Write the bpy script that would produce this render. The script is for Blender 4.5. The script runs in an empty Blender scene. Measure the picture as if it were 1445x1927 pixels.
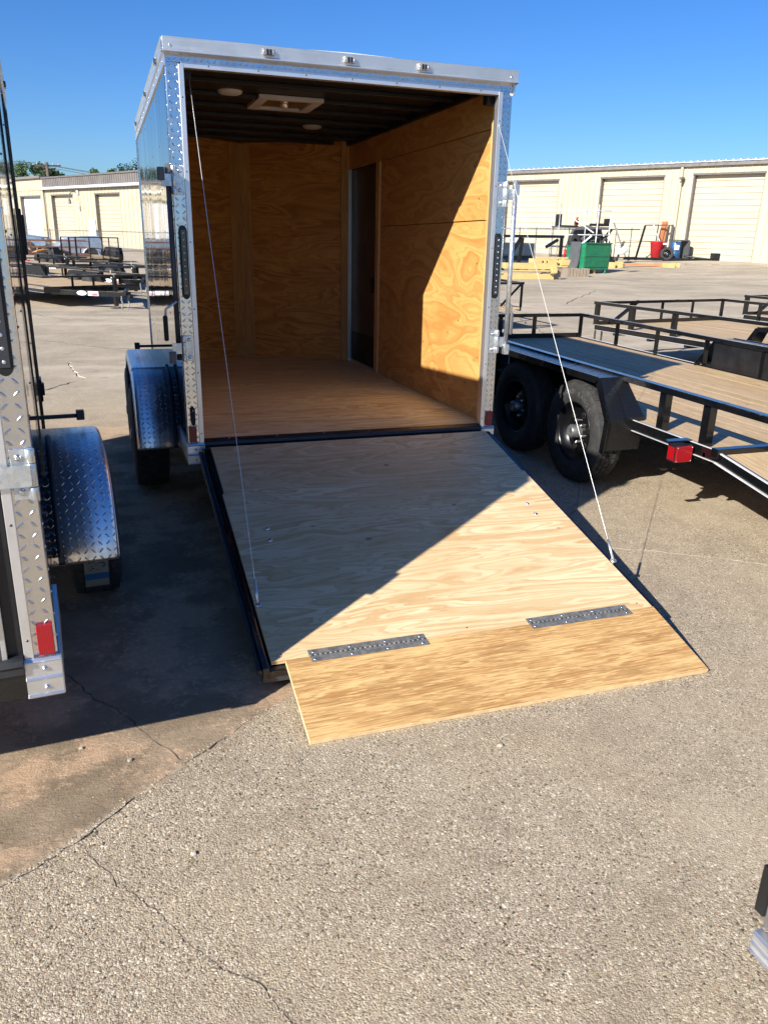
import bpy, math, random
from math import sin, cos, pi, radians, sqrt, atan2
from mathutils import Vector, Matrix
from mathutils.geometry import delaunay_2d_cdt
random.seed(7)
sc = bpy.context.scene
COL = sc.collection

# ------------------------------------------------------------------ camera
cam = bpy.data.cameras.new('camera'); camo = bpy.data.objects.new('camera', cam); COL.objects.link(camo)
_R = Vector((0.946065, -0.323065, 0.024299)); _U = Vector((0.086604, 0.324456, 0.941928)); _F = Vector((0.312188, 0.889020, -0.334935))
camo.matrix_world = Matrix(((_R.x, _U.x, -_F.x, -0.3712), (_R.y, _U.y, -_F.y, -4.3112), (_R.z, _U.z, -_F.z, 1.6248), (0, 0, 0, 1)))
cam.sensor_fit = 'HORIZONTAL'; cam.sensor_width = 36; cam.lens = 37.03; cam.clip_start = .05; cam.clip_end = 3000
sc.camera = camo
# ------------------------------------------------------------------ light
SD = Vector((1.717, 1.12, -1.135)).normalized()
world = bpy.data.worlds.new('World'); sc.world = world; world.use_nodes = True
wn = world.node_tree; bg = wn.nodes['Background']
sky = wn.nodes.new('ShaderNodeTexSky'); sky.sky_type = 'NISHITA'; sky.sun_disc = False
sky.sun_elevation = math.asin(-SD.z); sky.sun_rotation = atan2(-SD.x, -SD.y)
sky.air_density = 1.0; sky.dust_density = 0.8; sky.ozone_density = 2.0; sky.altitude = 300
hs = wn.nodes.new('ShaderNodeHueSaturation'); hs.inputs['Saturation'].default_value = 1.3
wn.links.new(sky.outputs[0], hs.inputs['Color']); tint = wn.nodes.new('ShaderNodeMix'); tint.data_type = 'RGBA'; tint.blend_type = 'MULTIPLY'; tint.inputs[0].default_value = 1
tint.inputs[7].default_value = (.53, .765, 1.15, 1)
wn.links.new(hs.outputs[0], tint.inputs[6]); wn.links.new(tint.outputs[2], bg.inputs['Color'])
bg.inputs['Strength'].default_value = 0.067
sun = bpy.data.lights.new('sun', 'SUN'); suno = bpy.data.objects.new('sun', sun); COL.objects.link(suno)
sun.energy = 5.0; sun.angle = radians(.53); sun.color = (1, .945, .86)
suno.rotation_euler = SD.to_track_quat('-Z', 'Y').to_euler()
sc.view_settings.view_transform = 'Standard'; sc.view_settings.look = 'None'; sc.view_settings.gamma = 1
sc.view_settings.use_curve_mapping = False; sc.view_settings.exposure = 0.95
sc.cycles.use_denoising = True; sc.cycles.max_bounces = 10; sc.cycles.diffuse_bounces = 6; sc.cycles.glossy_bounces = 5
sc.cycles.sample_clamp_indirect = 8

# ------------------------------------------------------------------ node helpers
class NT:
    def __init__(s, name):
        s.m = bpy.data.materials.new(name); s.m.use_nodes = True; s.t = s.m.node_tree
        s.b = s.t.nodes['Principled BSDF']
    def n(s, typ, props=None, **ins):
        nd = s.t.nodes.new('ShaderNode' + typ)
        for k, v in (props or {}).items(): setattr(nd, k, v)
        for k, v in ins.items():
            key = int(k[1:]) if k[0] == '_' else k.replace('__', ' ')
            s.put(nd.inputs[key], v)
        return nd
    def put(s, inp, v):
        if hasattr(v, 'outputs'): v = v.outputs[0]
        if isinstance(v, bpy.types.NodeSocket): s.t.links.new(v, inp)
        else:
            if hasattr(inp, 'default_value') and hasattr(inp.default_value, '__len__') and not isinstance(v, (tuple, list)): v = (v,) * len(inp.default_value)
            if isinstance(v, (tuple, list)) and hasattr(inp.default_value, '__len__') and len(inp.default_value) == 4 and len(v) == 3: v = (*v, 1)
            inp.default_value = v
    def math(s, op, a, b=0.0, c=None):
        nd = s.n('Math', {'operation': op}, _0=a, _1=b)
        if c is not None: s.put(nd.inputs[2], c)
        return nd.outputs[0]
    def ss(s, v, lo, hi, a=0.0, b=1.0):
        nd = s.n('MapRange', {'interpolation_type': 'SMOOTHSTEP'}, Value=v)
        for i, x in zip((1, 2, 3, 4), (lo, hi, a, b)): s.put(nd.inputs[i], x)
        return nd.outputs[0]
    def mix(s, f, a, b, mode='MIX'):
        nd = s.n('Mix', {'data_type': 'RGBA', 'blend_type': mode}, _0=f)
        s.put(nd.inputs[6], a); s.put(nd.inputs[7], b); return nd.outputs[2]
    def ramp(s, f, stops):
        nd = s.n('ValToRGB', None, _0=f); r = nd.color_ramp
        while len(r.elements) < len(stops): r.elements.new(.5)
        for e, (p, c) in zip(r.elements, stops): e.position = p; e.color = (*c, 1) if len(c) == 3 else c
        return nd.outputs[0]
    def noise(s, vec, scale, detail=2, rough=.5, dist=0.0, out=0):
        nd = s.n('TexNoise', None, Vector=vec, Scale=scale, Detail=detail, Roughness=rough, Distortion=dist); return nd.outputs[out]
    def vor(s, vec, scale, feat='F1', out='Distance', rnd=1.0):
        nd = s.n('TexVoronoi', {'feature': feat}, Vector=vec, Scale=scale, Randomness=rnd); return nd.outputs[out]
    def uv(s): return s.n('UVMap').outputs[0]
    def pos(s): return s.n('NewGeometry').outputs['Position']
    def obj(s): return s.n('TexCoord').outputs['Object']
    def rnd(s): return s.n('ObjectInfo').outputs['Random']
    def sep(s, v): return s.n('SeparateXYZ', None, _0=v).outputs
    def comb(s, x, y, z=0.0): return s.n('CombineXYZ', None, _0=x, _1=y, _2=z).outputs[0]
    def bump(s, h, strength=1.0, dist=.001, normal=None):
        nd = s.n('Bump', None, Height=h, Strength=strength, Distance=dist)
        if normal is not None: s.put(nd.inputs['Normal'], normal)
        return nd.outputs[0]
    def set(s, **k):
        for a, v in k.items(): s.put(s.b.inputs[a.replace('_', ' ')], v)
        return s.m

def plain(name, col, rough=.5, metal=0.0, var=.12, scale=3.0, **k):
    t = NT(name); p = t.obj()
    n = t.noise(p, scale, 5, .6)
    f = t.ss(n, .3, .7)
    dk = tuple(c * (1 - var) for c in col); lt = tuple(min(1, c * (1 + var)) for c in col)
    t.set(Base_Color=t.mix(f, dk, lt), Roughness=t.ss(n, .2, .8, max(.02, rough - .07), min(1, rough + .1)), Metallic=metal)
    for a, v in k.items(): t.put(t.b.inputs[a.replace('_', ' ')], v)
    return t.m

def lugs(t, cell):
    """height of the raised lugs of tread plate, from the metric UV map"""
    x, y, _ = t.sep(t.uv())
    u = t.math('DIVIDE', x, cell); v = t.math('DIVIDE', y, cell)
    fu = t.math('SUBTRACT', t.math('FRACT', u), .5); fv = t.math('SUBTRACT', t.math('FRACT', v), .5)
    par = t.math('MULTIPLY', t.math('FRACT', t.math('MULTIPLY', t.math('ADD', t.math('FLOOR', u), t.math('FLOOR', v)), .5)), 4.0)
    sg = t.math('SUBTRACT', par, 1.0)
    sv = t.math('MULTIPLY', sg, fv)
    a = t.math('MULTIPLY', t.math('ADD', fu, sv), .7071 / .40)
    b = t.math('MULTIPLY', t.math('SUBTRACT', fu, sv), .7071 / .115)
    d = t.math('SQRT', t.math('ADD', t.math('MULTIPLY', a, a), t.math('MULTIPLY', b, b)))
    return t.ss(d, .35, 1.05, 1.0, 0.0)

def diamond(name, col, metal, rough, cell, dist=.0012, dirt=.5):
    t = NT(name); h = lugs(t, cell)
    w = t.noise(t.obj(), 9, 2, .5)
    n2 = t.noise(t.obj(), 40, 4, .6)
    nb = t.bump(w, .25, .01)
    c = t.mix(t.math('MULTIPLY', t.ss(n2, .45, .8), dirt), col, tuple(x * .72 for x in col))
    lc = t.mix(t.math('MULTIPLY', h, .35 if metal > .5 else 0.0), c, (.25, .25, .25)); t.set(Base_Color=lc, Metallic=metal, Roughness=t.ss(n2, .3, .8, rough, rough + .12), Normal=t.bump(h, 1.0, dist, nb))
    return t.m

def wood(name, light, mid, dark, along='U', contour=9.0, band=1.0, rough=.62, fibre=.35, stretch=5.0, edge=None, coat=0.0, worn=0):
    """rotary cut plywood veneer: flowing contour grain from a stretched noise field"""
    t = NT(name); x, y, _ = t.sep(t.uv())
    if along == 'V': x, y = y, x
    r = t.math('MULTIPLY', t.rnd(), 37.0)
    g = t.comb(t.math('ADD', x, r), t.math('MULTIPLY', y, stretch), r)
    warp = t.noise(g, 1.9, 3, .5, .4)
    h = t.noise(g, .9, 2.5, .5, .6)
    h2 = t.math('ADD', h, t.math('MULTIPLY', warp, .16))
    f = t.math('FRACT', t.math('MULTIPLY', h2, contour))
    latew = t.math('MULTIPLY', t.ss(f, .25, .8), t.ss(f, .9, .99, 1.0, 0.0))
    amp = t.ss(t.noise(g, 1.3, 2), .3, .65, .35, 1.0)
    f2_ = t.math('FRACT', t.math('MULTIPLY', t.math('ADD', h2, t.math('MULTIPLY', t.noise(t.comb(t.math('MULTIPLY', x, 5.0), t.math('MULTIPLY', y, 16.0), r), 1, 3, .6), .05)), contour * 2.7))
    fine_l = t.math('MULTIPLY', t.ss(f2_, .45, .85), t.ss(f2_, .92, 1.0, 1.0, 0.0))
    fb = t.noise(t.comb(t.math('MULTIPLY', x, 9.0), t.math('MULTIPLY', y, 260.0), r), 1.0, 3, .6)
    fb2 = t.noise(t.comb(t.math('MULTIPLY', x, 26.0), t.math('MULTIPLY', y, 700.0), r), 1.0, 2, .6)
    c = t.mix(t.math('MULTIPLY', t.math('MULTIPLY', latew, amp), band), light, mid)
    c = t.mix(t.math('MULTIPLY', fine_l, .45), c, tuple(a * .6 + b * .4 for a, b in zip(mid, dark)))
    c = t.mix(t.math('MULTIPLY', t.ss(fb, .5, .78), fibre), c, dark)
    c = t.mix(t.math('MULTIPLY', t.ss(fb2, .55, .8), fibre * .7), c, mid)
    big = t.noise(t.comb(t.math('ADD', x, r), t.math('MULTIPLY', y, 2.2), 3.0), 1.5, 3, .6)
    c = t.mix(t.ss(big, .35, .7, 0.0, .42), c, mid)
    if worn:
        wv = t.noise(t.comb(t.math('MULTIPLY', x, 4.0), t.math('MULTIPLY', y, 60.0), r), 1.0, 4, .65)
        c = t.mix(t.ss(wv, .5, .66, 0, .7), c, mid); c = t.mix(t.ss(wv, .62, .75, 0, .55), c, dark)
        bl = t.noise(t.comb(t.math('MULTIPLY', x, 2.2), t.math('MULTIPLY', y, 11.0), 9.0), 1.0, 4, .6)
        c = t.mix(t.ss(bl, .5, .62, 0, .6), c, tuple(q * .78 for q in mid)); c = t.mix(t.ss(bl, .47, .36, 0, .5), c, tuple(min(1, q * 1.12) for q in light))
        w3 = t.noise(t.comb(t.math('MULTIPLY', x, 7.0), t.math('MULTIPLY', y, 130.0), 2.0), 1.0, 3, .6)
        c = t.mix(t.ss(w3, .54, .62, 0, .38), c, dark)
        wl = t.noise(t.comb(t.math('MULTIPLY', x, 10.0), t.math('MULTIPLY', y, 120.0), 5.0), 1.0, 2, .6)
        c = t.mix(t.ss(wl, .56, .64, 0, .55), c, tuple(min(1, q * 1.25) for q in light))
    kn = t.vor(t.comb(t.math('ADD', x, r), t.math('MULTIPLY', y, 1.6), r), 2.1, 'F1')
    c = t.mix(t.ss(kn, .018, .045, .75, 0.0), c, tuple(q * .4 for q in dark))
    t.set(Base_Color=c, Roughness=rough, Normal=t.bump(t.math('ADD', fb, t.math('MULTIPLY', latew, .6)), .5, .0006))
    t.set(Coat_Weight=coat)
    return t.m

MAT = {}
def mats():
    M = MAT
    M['ply_ramp'] = wood('ply_ramp', (.73, .58, .35), (.49, .30, .13), (.34, .19, .08), contour=9, band=.72, stretch=6, fibre=.5)
    M['ply_flap'] = wood('ply_flap', (.60, .40, .17), (.40, .21, .07), (.20, .085, .028), contour=9, band=.9, fibre=.8, stretch=14, worn=1)
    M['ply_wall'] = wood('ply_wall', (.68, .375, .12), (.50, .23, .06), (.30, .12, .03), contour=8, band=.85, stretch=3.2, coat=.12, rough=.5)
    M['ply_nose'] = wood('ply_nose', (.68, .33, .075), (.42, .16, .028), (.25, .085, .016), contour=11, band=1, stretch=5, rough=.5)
    M['ply_floor'] = wood('ply_floor', (.95, .80, .46), (.64, .45, .19), (.42, .25, .09), contour=9, band=1, stretch=7, rough=.45, fibre=.4)
    M['lumber'] = wood('lumber', (.72, .46, .2), (.58, .30, .1), (.4, .2, .07), along='V', contour=7, band=.7, stretch=9)
    M['lumber_yellow'] = wood('lumber_yellow', (.60, .46, .19), (.5, .34, .13), (.34, .22, .08), contour=5, band=.6, stretch=8, fibre=.3)
    M['lumber_grey'] = wood('lumber_grey', (.30, .25, .19), (.22, .17, .12), (.13, .1, .07), along='V', contour=5, band=.7, stretch=8)
    M['lumber_dark'] = wood('lumber_dark', (.60, .33, .10), (.42, .2, .05), (.3, .13, .035), along='V', contour=7, band=.8, stretch=9)
    M['deck'] = wood('deck', (.52, .385, .22), (.38, .25, .12), (.22, .145, .075), along='V', contour=7, band=.7, stretch=7, fibre=.4)
    M['ply_edge'] = plain('ply_edge', (.66, .49, .27), .7, scale=30)
    M['chrome_plate'] = diamond('chrome_plate', (.88, .88, .87), 1.0, .3, .029, .003, .5)
    M['post_plate'] = diamond('post_plate', (.74, .745, .75), 1.0, .16, .031, .0013)
    M['black_plate'] = diamond('black_plate', (.007, .0075, .0085), .0, .28, .027)
    M['tread_plate'] = diamond('tread_plate', (.03, .032, .036), .0, .22, .02, .002)
    t = NT('brushed_aluminium'); n = t.noise(t.n('Mapping', None, Vector=t.obj(), Scale=(4, 4, 160)), 1, 3, .6); n2 = t.noise(t.obj(), 7, 4, .6)
    t.set(Base_Color=t.mix(t.ss(n2, .4, .7, 0, .5), (.74, .75, .76), (.60, .61, .62)), Metallic=.9, Roughness=t.ss(n, .3, .7, .3, .42), Normal=t.bump(n, .15, .0004)); M['alu'] = t.m
    t = NT('aluminium_extrusion'); n2 = t.noise(t.obj(), 9, 5, .65)
    t.set(Base_Color=t.mix(t.ss(n2, .4, .75, 0, .6), (.80, .80, .80), (.62, .62, .61)), Metallic=.85, Roughness=.34); M['alu_dull'] = t.m
    t = NT('galvanised_steel'); n = t.vor(t.obj(), 60, 'F1', 'Color'); s = t.sep(n)
    t.set(Base_Color=t.mix(s[0], (.55, .58, .60), (.70, .73, .74)), Metallic=.85, Roughness=t.ss(s[1], 0, 1, .26, .42)); M['zinc'] = t.m
    # polished black side sheet, slightly wavy like thin sheet metal
    t = NT('black_sheet'); x, y, z = t.sep(t.obj())
    n = t.noise(t.comb(x, t.math('MULTIPLY', y, 2.2), t.math('MULTIPLY', z, .4)), 1.0, 2, .4)
    t.set(Base_Color=(.012, .013, .016), Roughness=.045, Specular_IOR_Level=.9, Coat_Weight=.35, Coat_Roughness=.05, Metallic=.0, Normal=t.bump(n, .35, .03)); M['black_sheet'] = t.m
    M['panel_grey'] = plain('panel_grey', (.12, .12, .12), .4, 0, .2, 30)
    M['grey_sheet'] = plain('grey_sheet', (.045, .045, .05), .3, 0, .1)
    M['black_paint'] = plain('black_paint', (.0045, .0048, .0055), .2, 0, .3, 6, Coat_Weight=.4)
    M['black_satin'] = plain('black_satin', (.008, .008, .009), .42, 0, .3, 8)
    M['rubber'] = plain('rubber', (.016, .017, .019), .45, 0, .3, 14)
    t = NT('tyre_rubber'); n = t.noise(t.obj(), 25, 5, .65)
    t.set(Base_Color=t.mix(t.ss(n, .4, .75), (.019, .019, .02), (.042, .039, .035)), Roughness=.78, Normal=t.bump(n, .2, .001)); M['tyre'] = t.m
    M['letter_rubber'] = plain('letter_rubber', (.085, .083, .08), .7)
    M['rim'] = plain('rim', (.004, .004, .005), .3, 0, .2, 5, Specular_IOR_Level=.3)
    M['hub'] = plain('hub', (.22, .22, .215), .4, .7)
    M['white_plastic'] = plain('white_plastic', (.5, .5, .5), .5)
    M['ceiling'] = plain('ceiling', (.016, .014, .015), .4, .3, .25, 2)
    M['ceiling_bow'] = plain('ceiling_bow', (.008, .008, .009), .5)
    M['door_inner'] = plain('door_inner', (.05, .035, .032), .45)
    M['black_matt'] = plain('black_matt', (.01, .01, .011), .6)
    t = NT('red_lens'); u = t.uv(); a = t.n('TexWave', {'bands_direction': 'X'}, Vector=u, Scale=60.0).outputs[1]; b2 = t.n('TexWave', {'bands_direction': 'Y'}, Vector=u, Scale=60.0).outputs[1]
    t.set(Base_Color=(.26, .002, .006), Roughness=.4, Coat_Weight=.3, Subsurface_Weight=.0, Normal=t.bump(t.math('ADD', a, b2), .35, .001)); M['red_lens'] = t.m
    t = NT('smoked_lens'); t.set(Base_Color=(.015, .02, .03), Roughness=.12, Coat_Weight=1.0); M['smoked'] = t.m
    M['led'] = plain('led', (.45, .48, .5), .2, .6)
    M['clear_lens'] = plain('clear_lens', (.42, .4, .38), .12, .5)
    t = NT('dark_glass'); t.set(Base_Color=(.02, .03, .035), Roughness=.06, Coat_Weight=1.0); M['glass'] = t.m
    M['cable'] = plain('cable', (.72, .72, .68), .35, .6)
    M['bolt'] = plain('bolt', (.75, .76, .77), .22, .95)
    M['bolt_dark'] = plain('bolt_dark', (.12, .12, .12), .35, .8)
    # buildings
    t = NT('cream_siding'); p = t.pos(); n = t.noise(p, .6, 4, .6); n2 = t.noise(t.n('Mapping', None, Vector=p, Scale=(1, 1, .12)), 3, 4, .6)
    c = t.mix(t.ss(n, .3, .7), (.455, .40, .28), (.50, .44, .31)); c = t.mix(t.ss(n2, .5, .8, 0, .35), c, (.38, .32, .22))
    t.set(Base_Color=c, Roughness=.45); M['cream'] = t.m
    t = NT('cream_door'); p = t.pos(); n = t.noise(p, .8, 4, .6); n2 = t.noise(t.n('Mapping', None, Vector=p, Scale=(1, 1, .1)), 2.5, 4, .6)
    c = t.mix(t.ss(n, .3, .7), (.455, .40, .295), (.495, .435, .32)); c = t.mix(t.ss(n2, .5, .8, 0, .25), c, (.4, .34, .24))
    t.set(Base_Color=c, Roughness=.4); M['cream_door'] = t.m
    M['white_door'] = plain('white_door', (.62, .63, .66), .45, 0, .06)
    M['brown_trim'] = plain('brown_trim', (.13, .115, .105), .45)
    M['fascia'] = plain('fascia', (.15, .135, .125), .5, 0, .15, .7)
    M['gutter'] = plain('gutter', (.17, .155, .145), .35)
    M['gutter_white'] = plain('gutter_white', (.72, .72, .70), .4)
    M['roof_metal'] = plain('roof_metal', (.62, .62, .62), .4, .3)
    M['pale_door'] = plain('pale_door', (.5, .58, .66), .4)
    M['concrete_curb'] = plain('concrete_curb', (.25, .22, .19), .8)
    M['green'] = plain('green', (.008, .16, .07), .4, 0, .18, 3)
    M['grey_lid'] = plain('grey_lid', (.07, .075, .08), .5)
    M['red_plastic'] = plain('red_plastic', (.5, .02, .03), .4)
    M['blue_plastic'] = plain('blue_plastic', (.02, .075, .18), .4)
    M['white_paint'] = plain('white_paint', (.78, .78, .77), .4)
    M['rust'] = plain('rust', (.16, .07, .045), .7, 0, .4, 9)
    M['grey_steel'] = plain('grey_steel', (.13, .13, .135), .5, .3, .3, 6)
    M['glint_edge'] = plain('glint_edge', (.62, .63, .64), .35, .3)  # pale colour that paints the sun glint along the black channel flanges
    M['strap_steel'] = plain('strap_steel', (.15, .15, .145), .5, .2, .3, 40)
    M['light_steel'] = plain('light_steel', (.36, .37, .37), .45, .4, .2, 6)
    M['orange_wood'] = plain('orange_wood', (.55, .22, .1), .6)
    M['yellow'] = plain('yellow', (.7, .42, .03), .4)
    M['orange'] = plain('orange', (.28, .13, .02), .3, 0, .3, 2)
    M['silver_paint'] = plain('silver_paint', (.30, .36, .42), .3, .3)
    M['blue_paint'] = plain('blue_paint', (.2, .27, .34), .25, .4)
    M['white_sack'] = plain('white_sack', (.78, .78, .72), .7)
    M['sticker_white'] = plain('sticker_white', (.85, .83, .82), .4)
    M['label_paper'] = plain('label_paper', (.22, .22, .19), .6)
    M['sticker_red'] = plain('sticker_red', (.6, .02, .03), .4)
    M['sticker_blue'] = plain('sticker_blue', (.02, .1, .25), .4)
    M['crack'] = plain('crack', (.12, .10, .08), .95, 0, .4, 60)
    M['crack_pale'] = plain('crack_pale', (.46, .40, .32), .9, 0, .2, 60)
    M['bark'] = plain('bark', (.11, .08, .06), .9, 0, .3, 8)
    M['leaf'] = plain('leaf', (.05, .095, .03), .6, 0, .45, .8)
    t = NT('pebble'); t.set(Base_Color=t.ramp(t.noise(t.pos(), 60, 1), [(.3, (.16, .13, .10)), (.5, (.36, .30, .22)), (.7, (.50, .44, .35))]), Roughness=.85); M['pebble'] = t.m
    # ground
    t = NT('concrete_yard'); p = t.pos(); x, y, z = t.sep(p)
    warpv = t.n('VectorMath', {'operation': 'ADD'}, _0=p, _1=t.n('VectorMath', {'operation': 'SCALE'}, _0=t.noise(p, 55, 2, out=1), Scale=.006)).outputs[0]
    vc = t.n('TexVoronoi', {'feature': 'F1'}, Vector=warpv, Scale=160.0); s1 = t.sep(vc.outputs['Color'])
    vd = t.n('TexVoronoi', {'feature': 'F1'}, Vector=warpv, Scale=340.0); s2 = t.sep(vd.outputs['Color'])
    stones = t.ramp(s1[0], [(0.0, (.05, .042, .036)), (.09, (.19, .155, .115)), (.3, (.33, .275, .20)), (.62, (.42, .355, .265)), (.82, (.53, .465, .36)), (.95, (.76, .70, .60)), (1.0, (.34, .17, .10))])
    stones2 = t.ramp(s2[0], [(0.0, (.13, .11, .095)), (.2, (.27, .23, .185)), (.6, (.43, .365, .285)), (1.0, (.60, .53, .43))])
    agg = t.mix(t.ss(s1[1], .35, .55), stones, stones2)
    agg = t.mix(t.ss(vc.outputs['Distance'], .5, .8, 0, .45), agg, (.26, .215, .16))
    big_ = t.n('TexVoronoi', {'feature': 'F1'}, Vector=warpv, Scale=48.0); agg = t.mix(t.math('MULTIPLY', t.ss(big_.outputs['Distance'], .14, .2, 1, 0), t.ss(t.sep(big_.outputs['Color'])[0], .55, .6)), agg, t.ramp(t.sep(big_.outputs['Color'])[1], [(0, (.2, .16, .13)), (.4, (.62, .56, .46)), (.75, (.42, .3, .2)), (1, (.75, .7, .62))]))
    n1 = t.noise(p, 1.1, 5, .6); n3 = t.noise(p, 8, 4, .6)
    agg = t.mix(t.ss(n1, .4, .65, 0, .35), agg, (.46, .375, .265), 'MIX')
    agg = t.mix(t.ss(t.noise(p, 2.7, 5, .6), .5, .7, 0, .35), agg, (.27, .22, .17))
    agg = t.mix(t.ss(n3, .45, .7, 0, .3), agg, (.25, .205, .155))
    agg = t.mix(t.ss(t.noise(p, .9, 6, .65), .52, .66, 0, .28), agg, (.52, .46, .36))
    agg = t.mix(t.ss(t.noise(t.n('Mapping', None, Vector=p, Location=(5, 2, 0)), 5.5, 5, .7), .6, .72, 0, .45), agg, (.20, .165, .125))
    # skim coat left of the slab joint
    fine = t.noise(p, 160, 4, .7); med = t.noise(p, 4.2, 6, .62); med2 = t.noise(t.n('Mapping', None, Vector=p, Location=(3.1, 7.7, 0)), 2.6, 6, .6)
    mort = t.mix(t.ss(med, .40, .66), (.225, .178, .128), (.335, .265, .195))
    mort = t.mix(t.ss(med2, .47, .60, 0, .85), mort, (.50, .355, .25))
    mort = t.mix(t.ss(fine, .5, .72, 0, .55), mort, (.15, .12, .085)); mort = t.mix(t.math('MULTIPLY', t.ss(t.noise(p, 38, 6, .75), .5, .62), t.ss(med2, .42, .55)), mort, (.52, .38, .27))
    dist = t.math('ADD', t.math('MULTIPLY', t.math('ADD', x, .757), -.5819), t.math('MULTIPLY', t.math('ADD', y, 2.487), .8133))
    dj = t.math('ADD', dist, t.math('MULTIPLY', t.math('SUBTRACT', n3, .5), .05))
    mask = t.math('MULTIPLY', t.ss(dj, -.012, .022), t.math('MULTIPLY', t.ss(x, .25, 1.1, 1, 0), t.ss(y, 2.2, 3.4, 1, 0)))
    c = t.mix(mask, agg, mort)
    # far yard: worn, paler, patchy
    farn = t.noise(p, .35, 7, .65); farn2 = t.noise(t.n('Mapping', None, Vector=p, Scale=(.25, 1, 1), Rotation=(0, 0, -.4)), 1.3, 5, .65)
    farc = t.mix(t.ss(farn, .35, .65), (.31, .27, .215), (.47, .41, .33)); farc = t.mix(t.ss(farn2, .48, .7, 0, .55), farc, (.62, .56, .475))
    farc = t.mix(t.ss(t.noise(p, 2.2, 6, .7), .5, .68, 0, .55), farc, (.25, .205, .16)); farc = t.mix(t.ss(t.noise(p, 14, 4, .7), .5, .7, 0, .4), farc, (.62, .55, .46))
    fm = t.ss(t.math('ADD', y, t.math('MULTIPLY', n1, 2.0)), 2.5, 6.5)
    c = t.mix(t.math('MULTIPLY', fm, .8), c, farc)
    hgt = t.math('ADD', t.math('MULTIPLY', t.ss(vc.outputs['Distance'], 0, .8, 1, 0), .7), t.math('MULTIPLY', s1[1], .5))
    hgt = t.math('ADD', hgt, t.math('MULTIPLY', t.ss(vd.outputs['Distance'], 0, .8, 1, 0), .5))
    mh = t.math('ADD', t.math('ADD', t.math('MULTIPLY', t.noise(p, 45, 6, .8), 3.2), t.math('MULTIPLY', t.noise(p, 130, 4, .7), 1.3)), t.math('MULTIPLY', t.noise(t.n('Mapping', None, Vector=p, Scale=(14, 60, 1), Rotation=(0, 0, .9)), 1, 4, .7), 2.2))
    hh = t.n('Mix', {'data_type': 'FLOAT'}, _0=mask, _2=hgt, _3=mh).outputs[0]
    c = t.mix(1.0, c, (.99, .96, .885), 'MULTIPLY')
    t.set(Base_Color=c, Roughness=.95, Specular_IOR_Level=.15, Normal=t.bump(hh, .9, .0019)); M['ground'] = t.m
mats()

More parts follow.
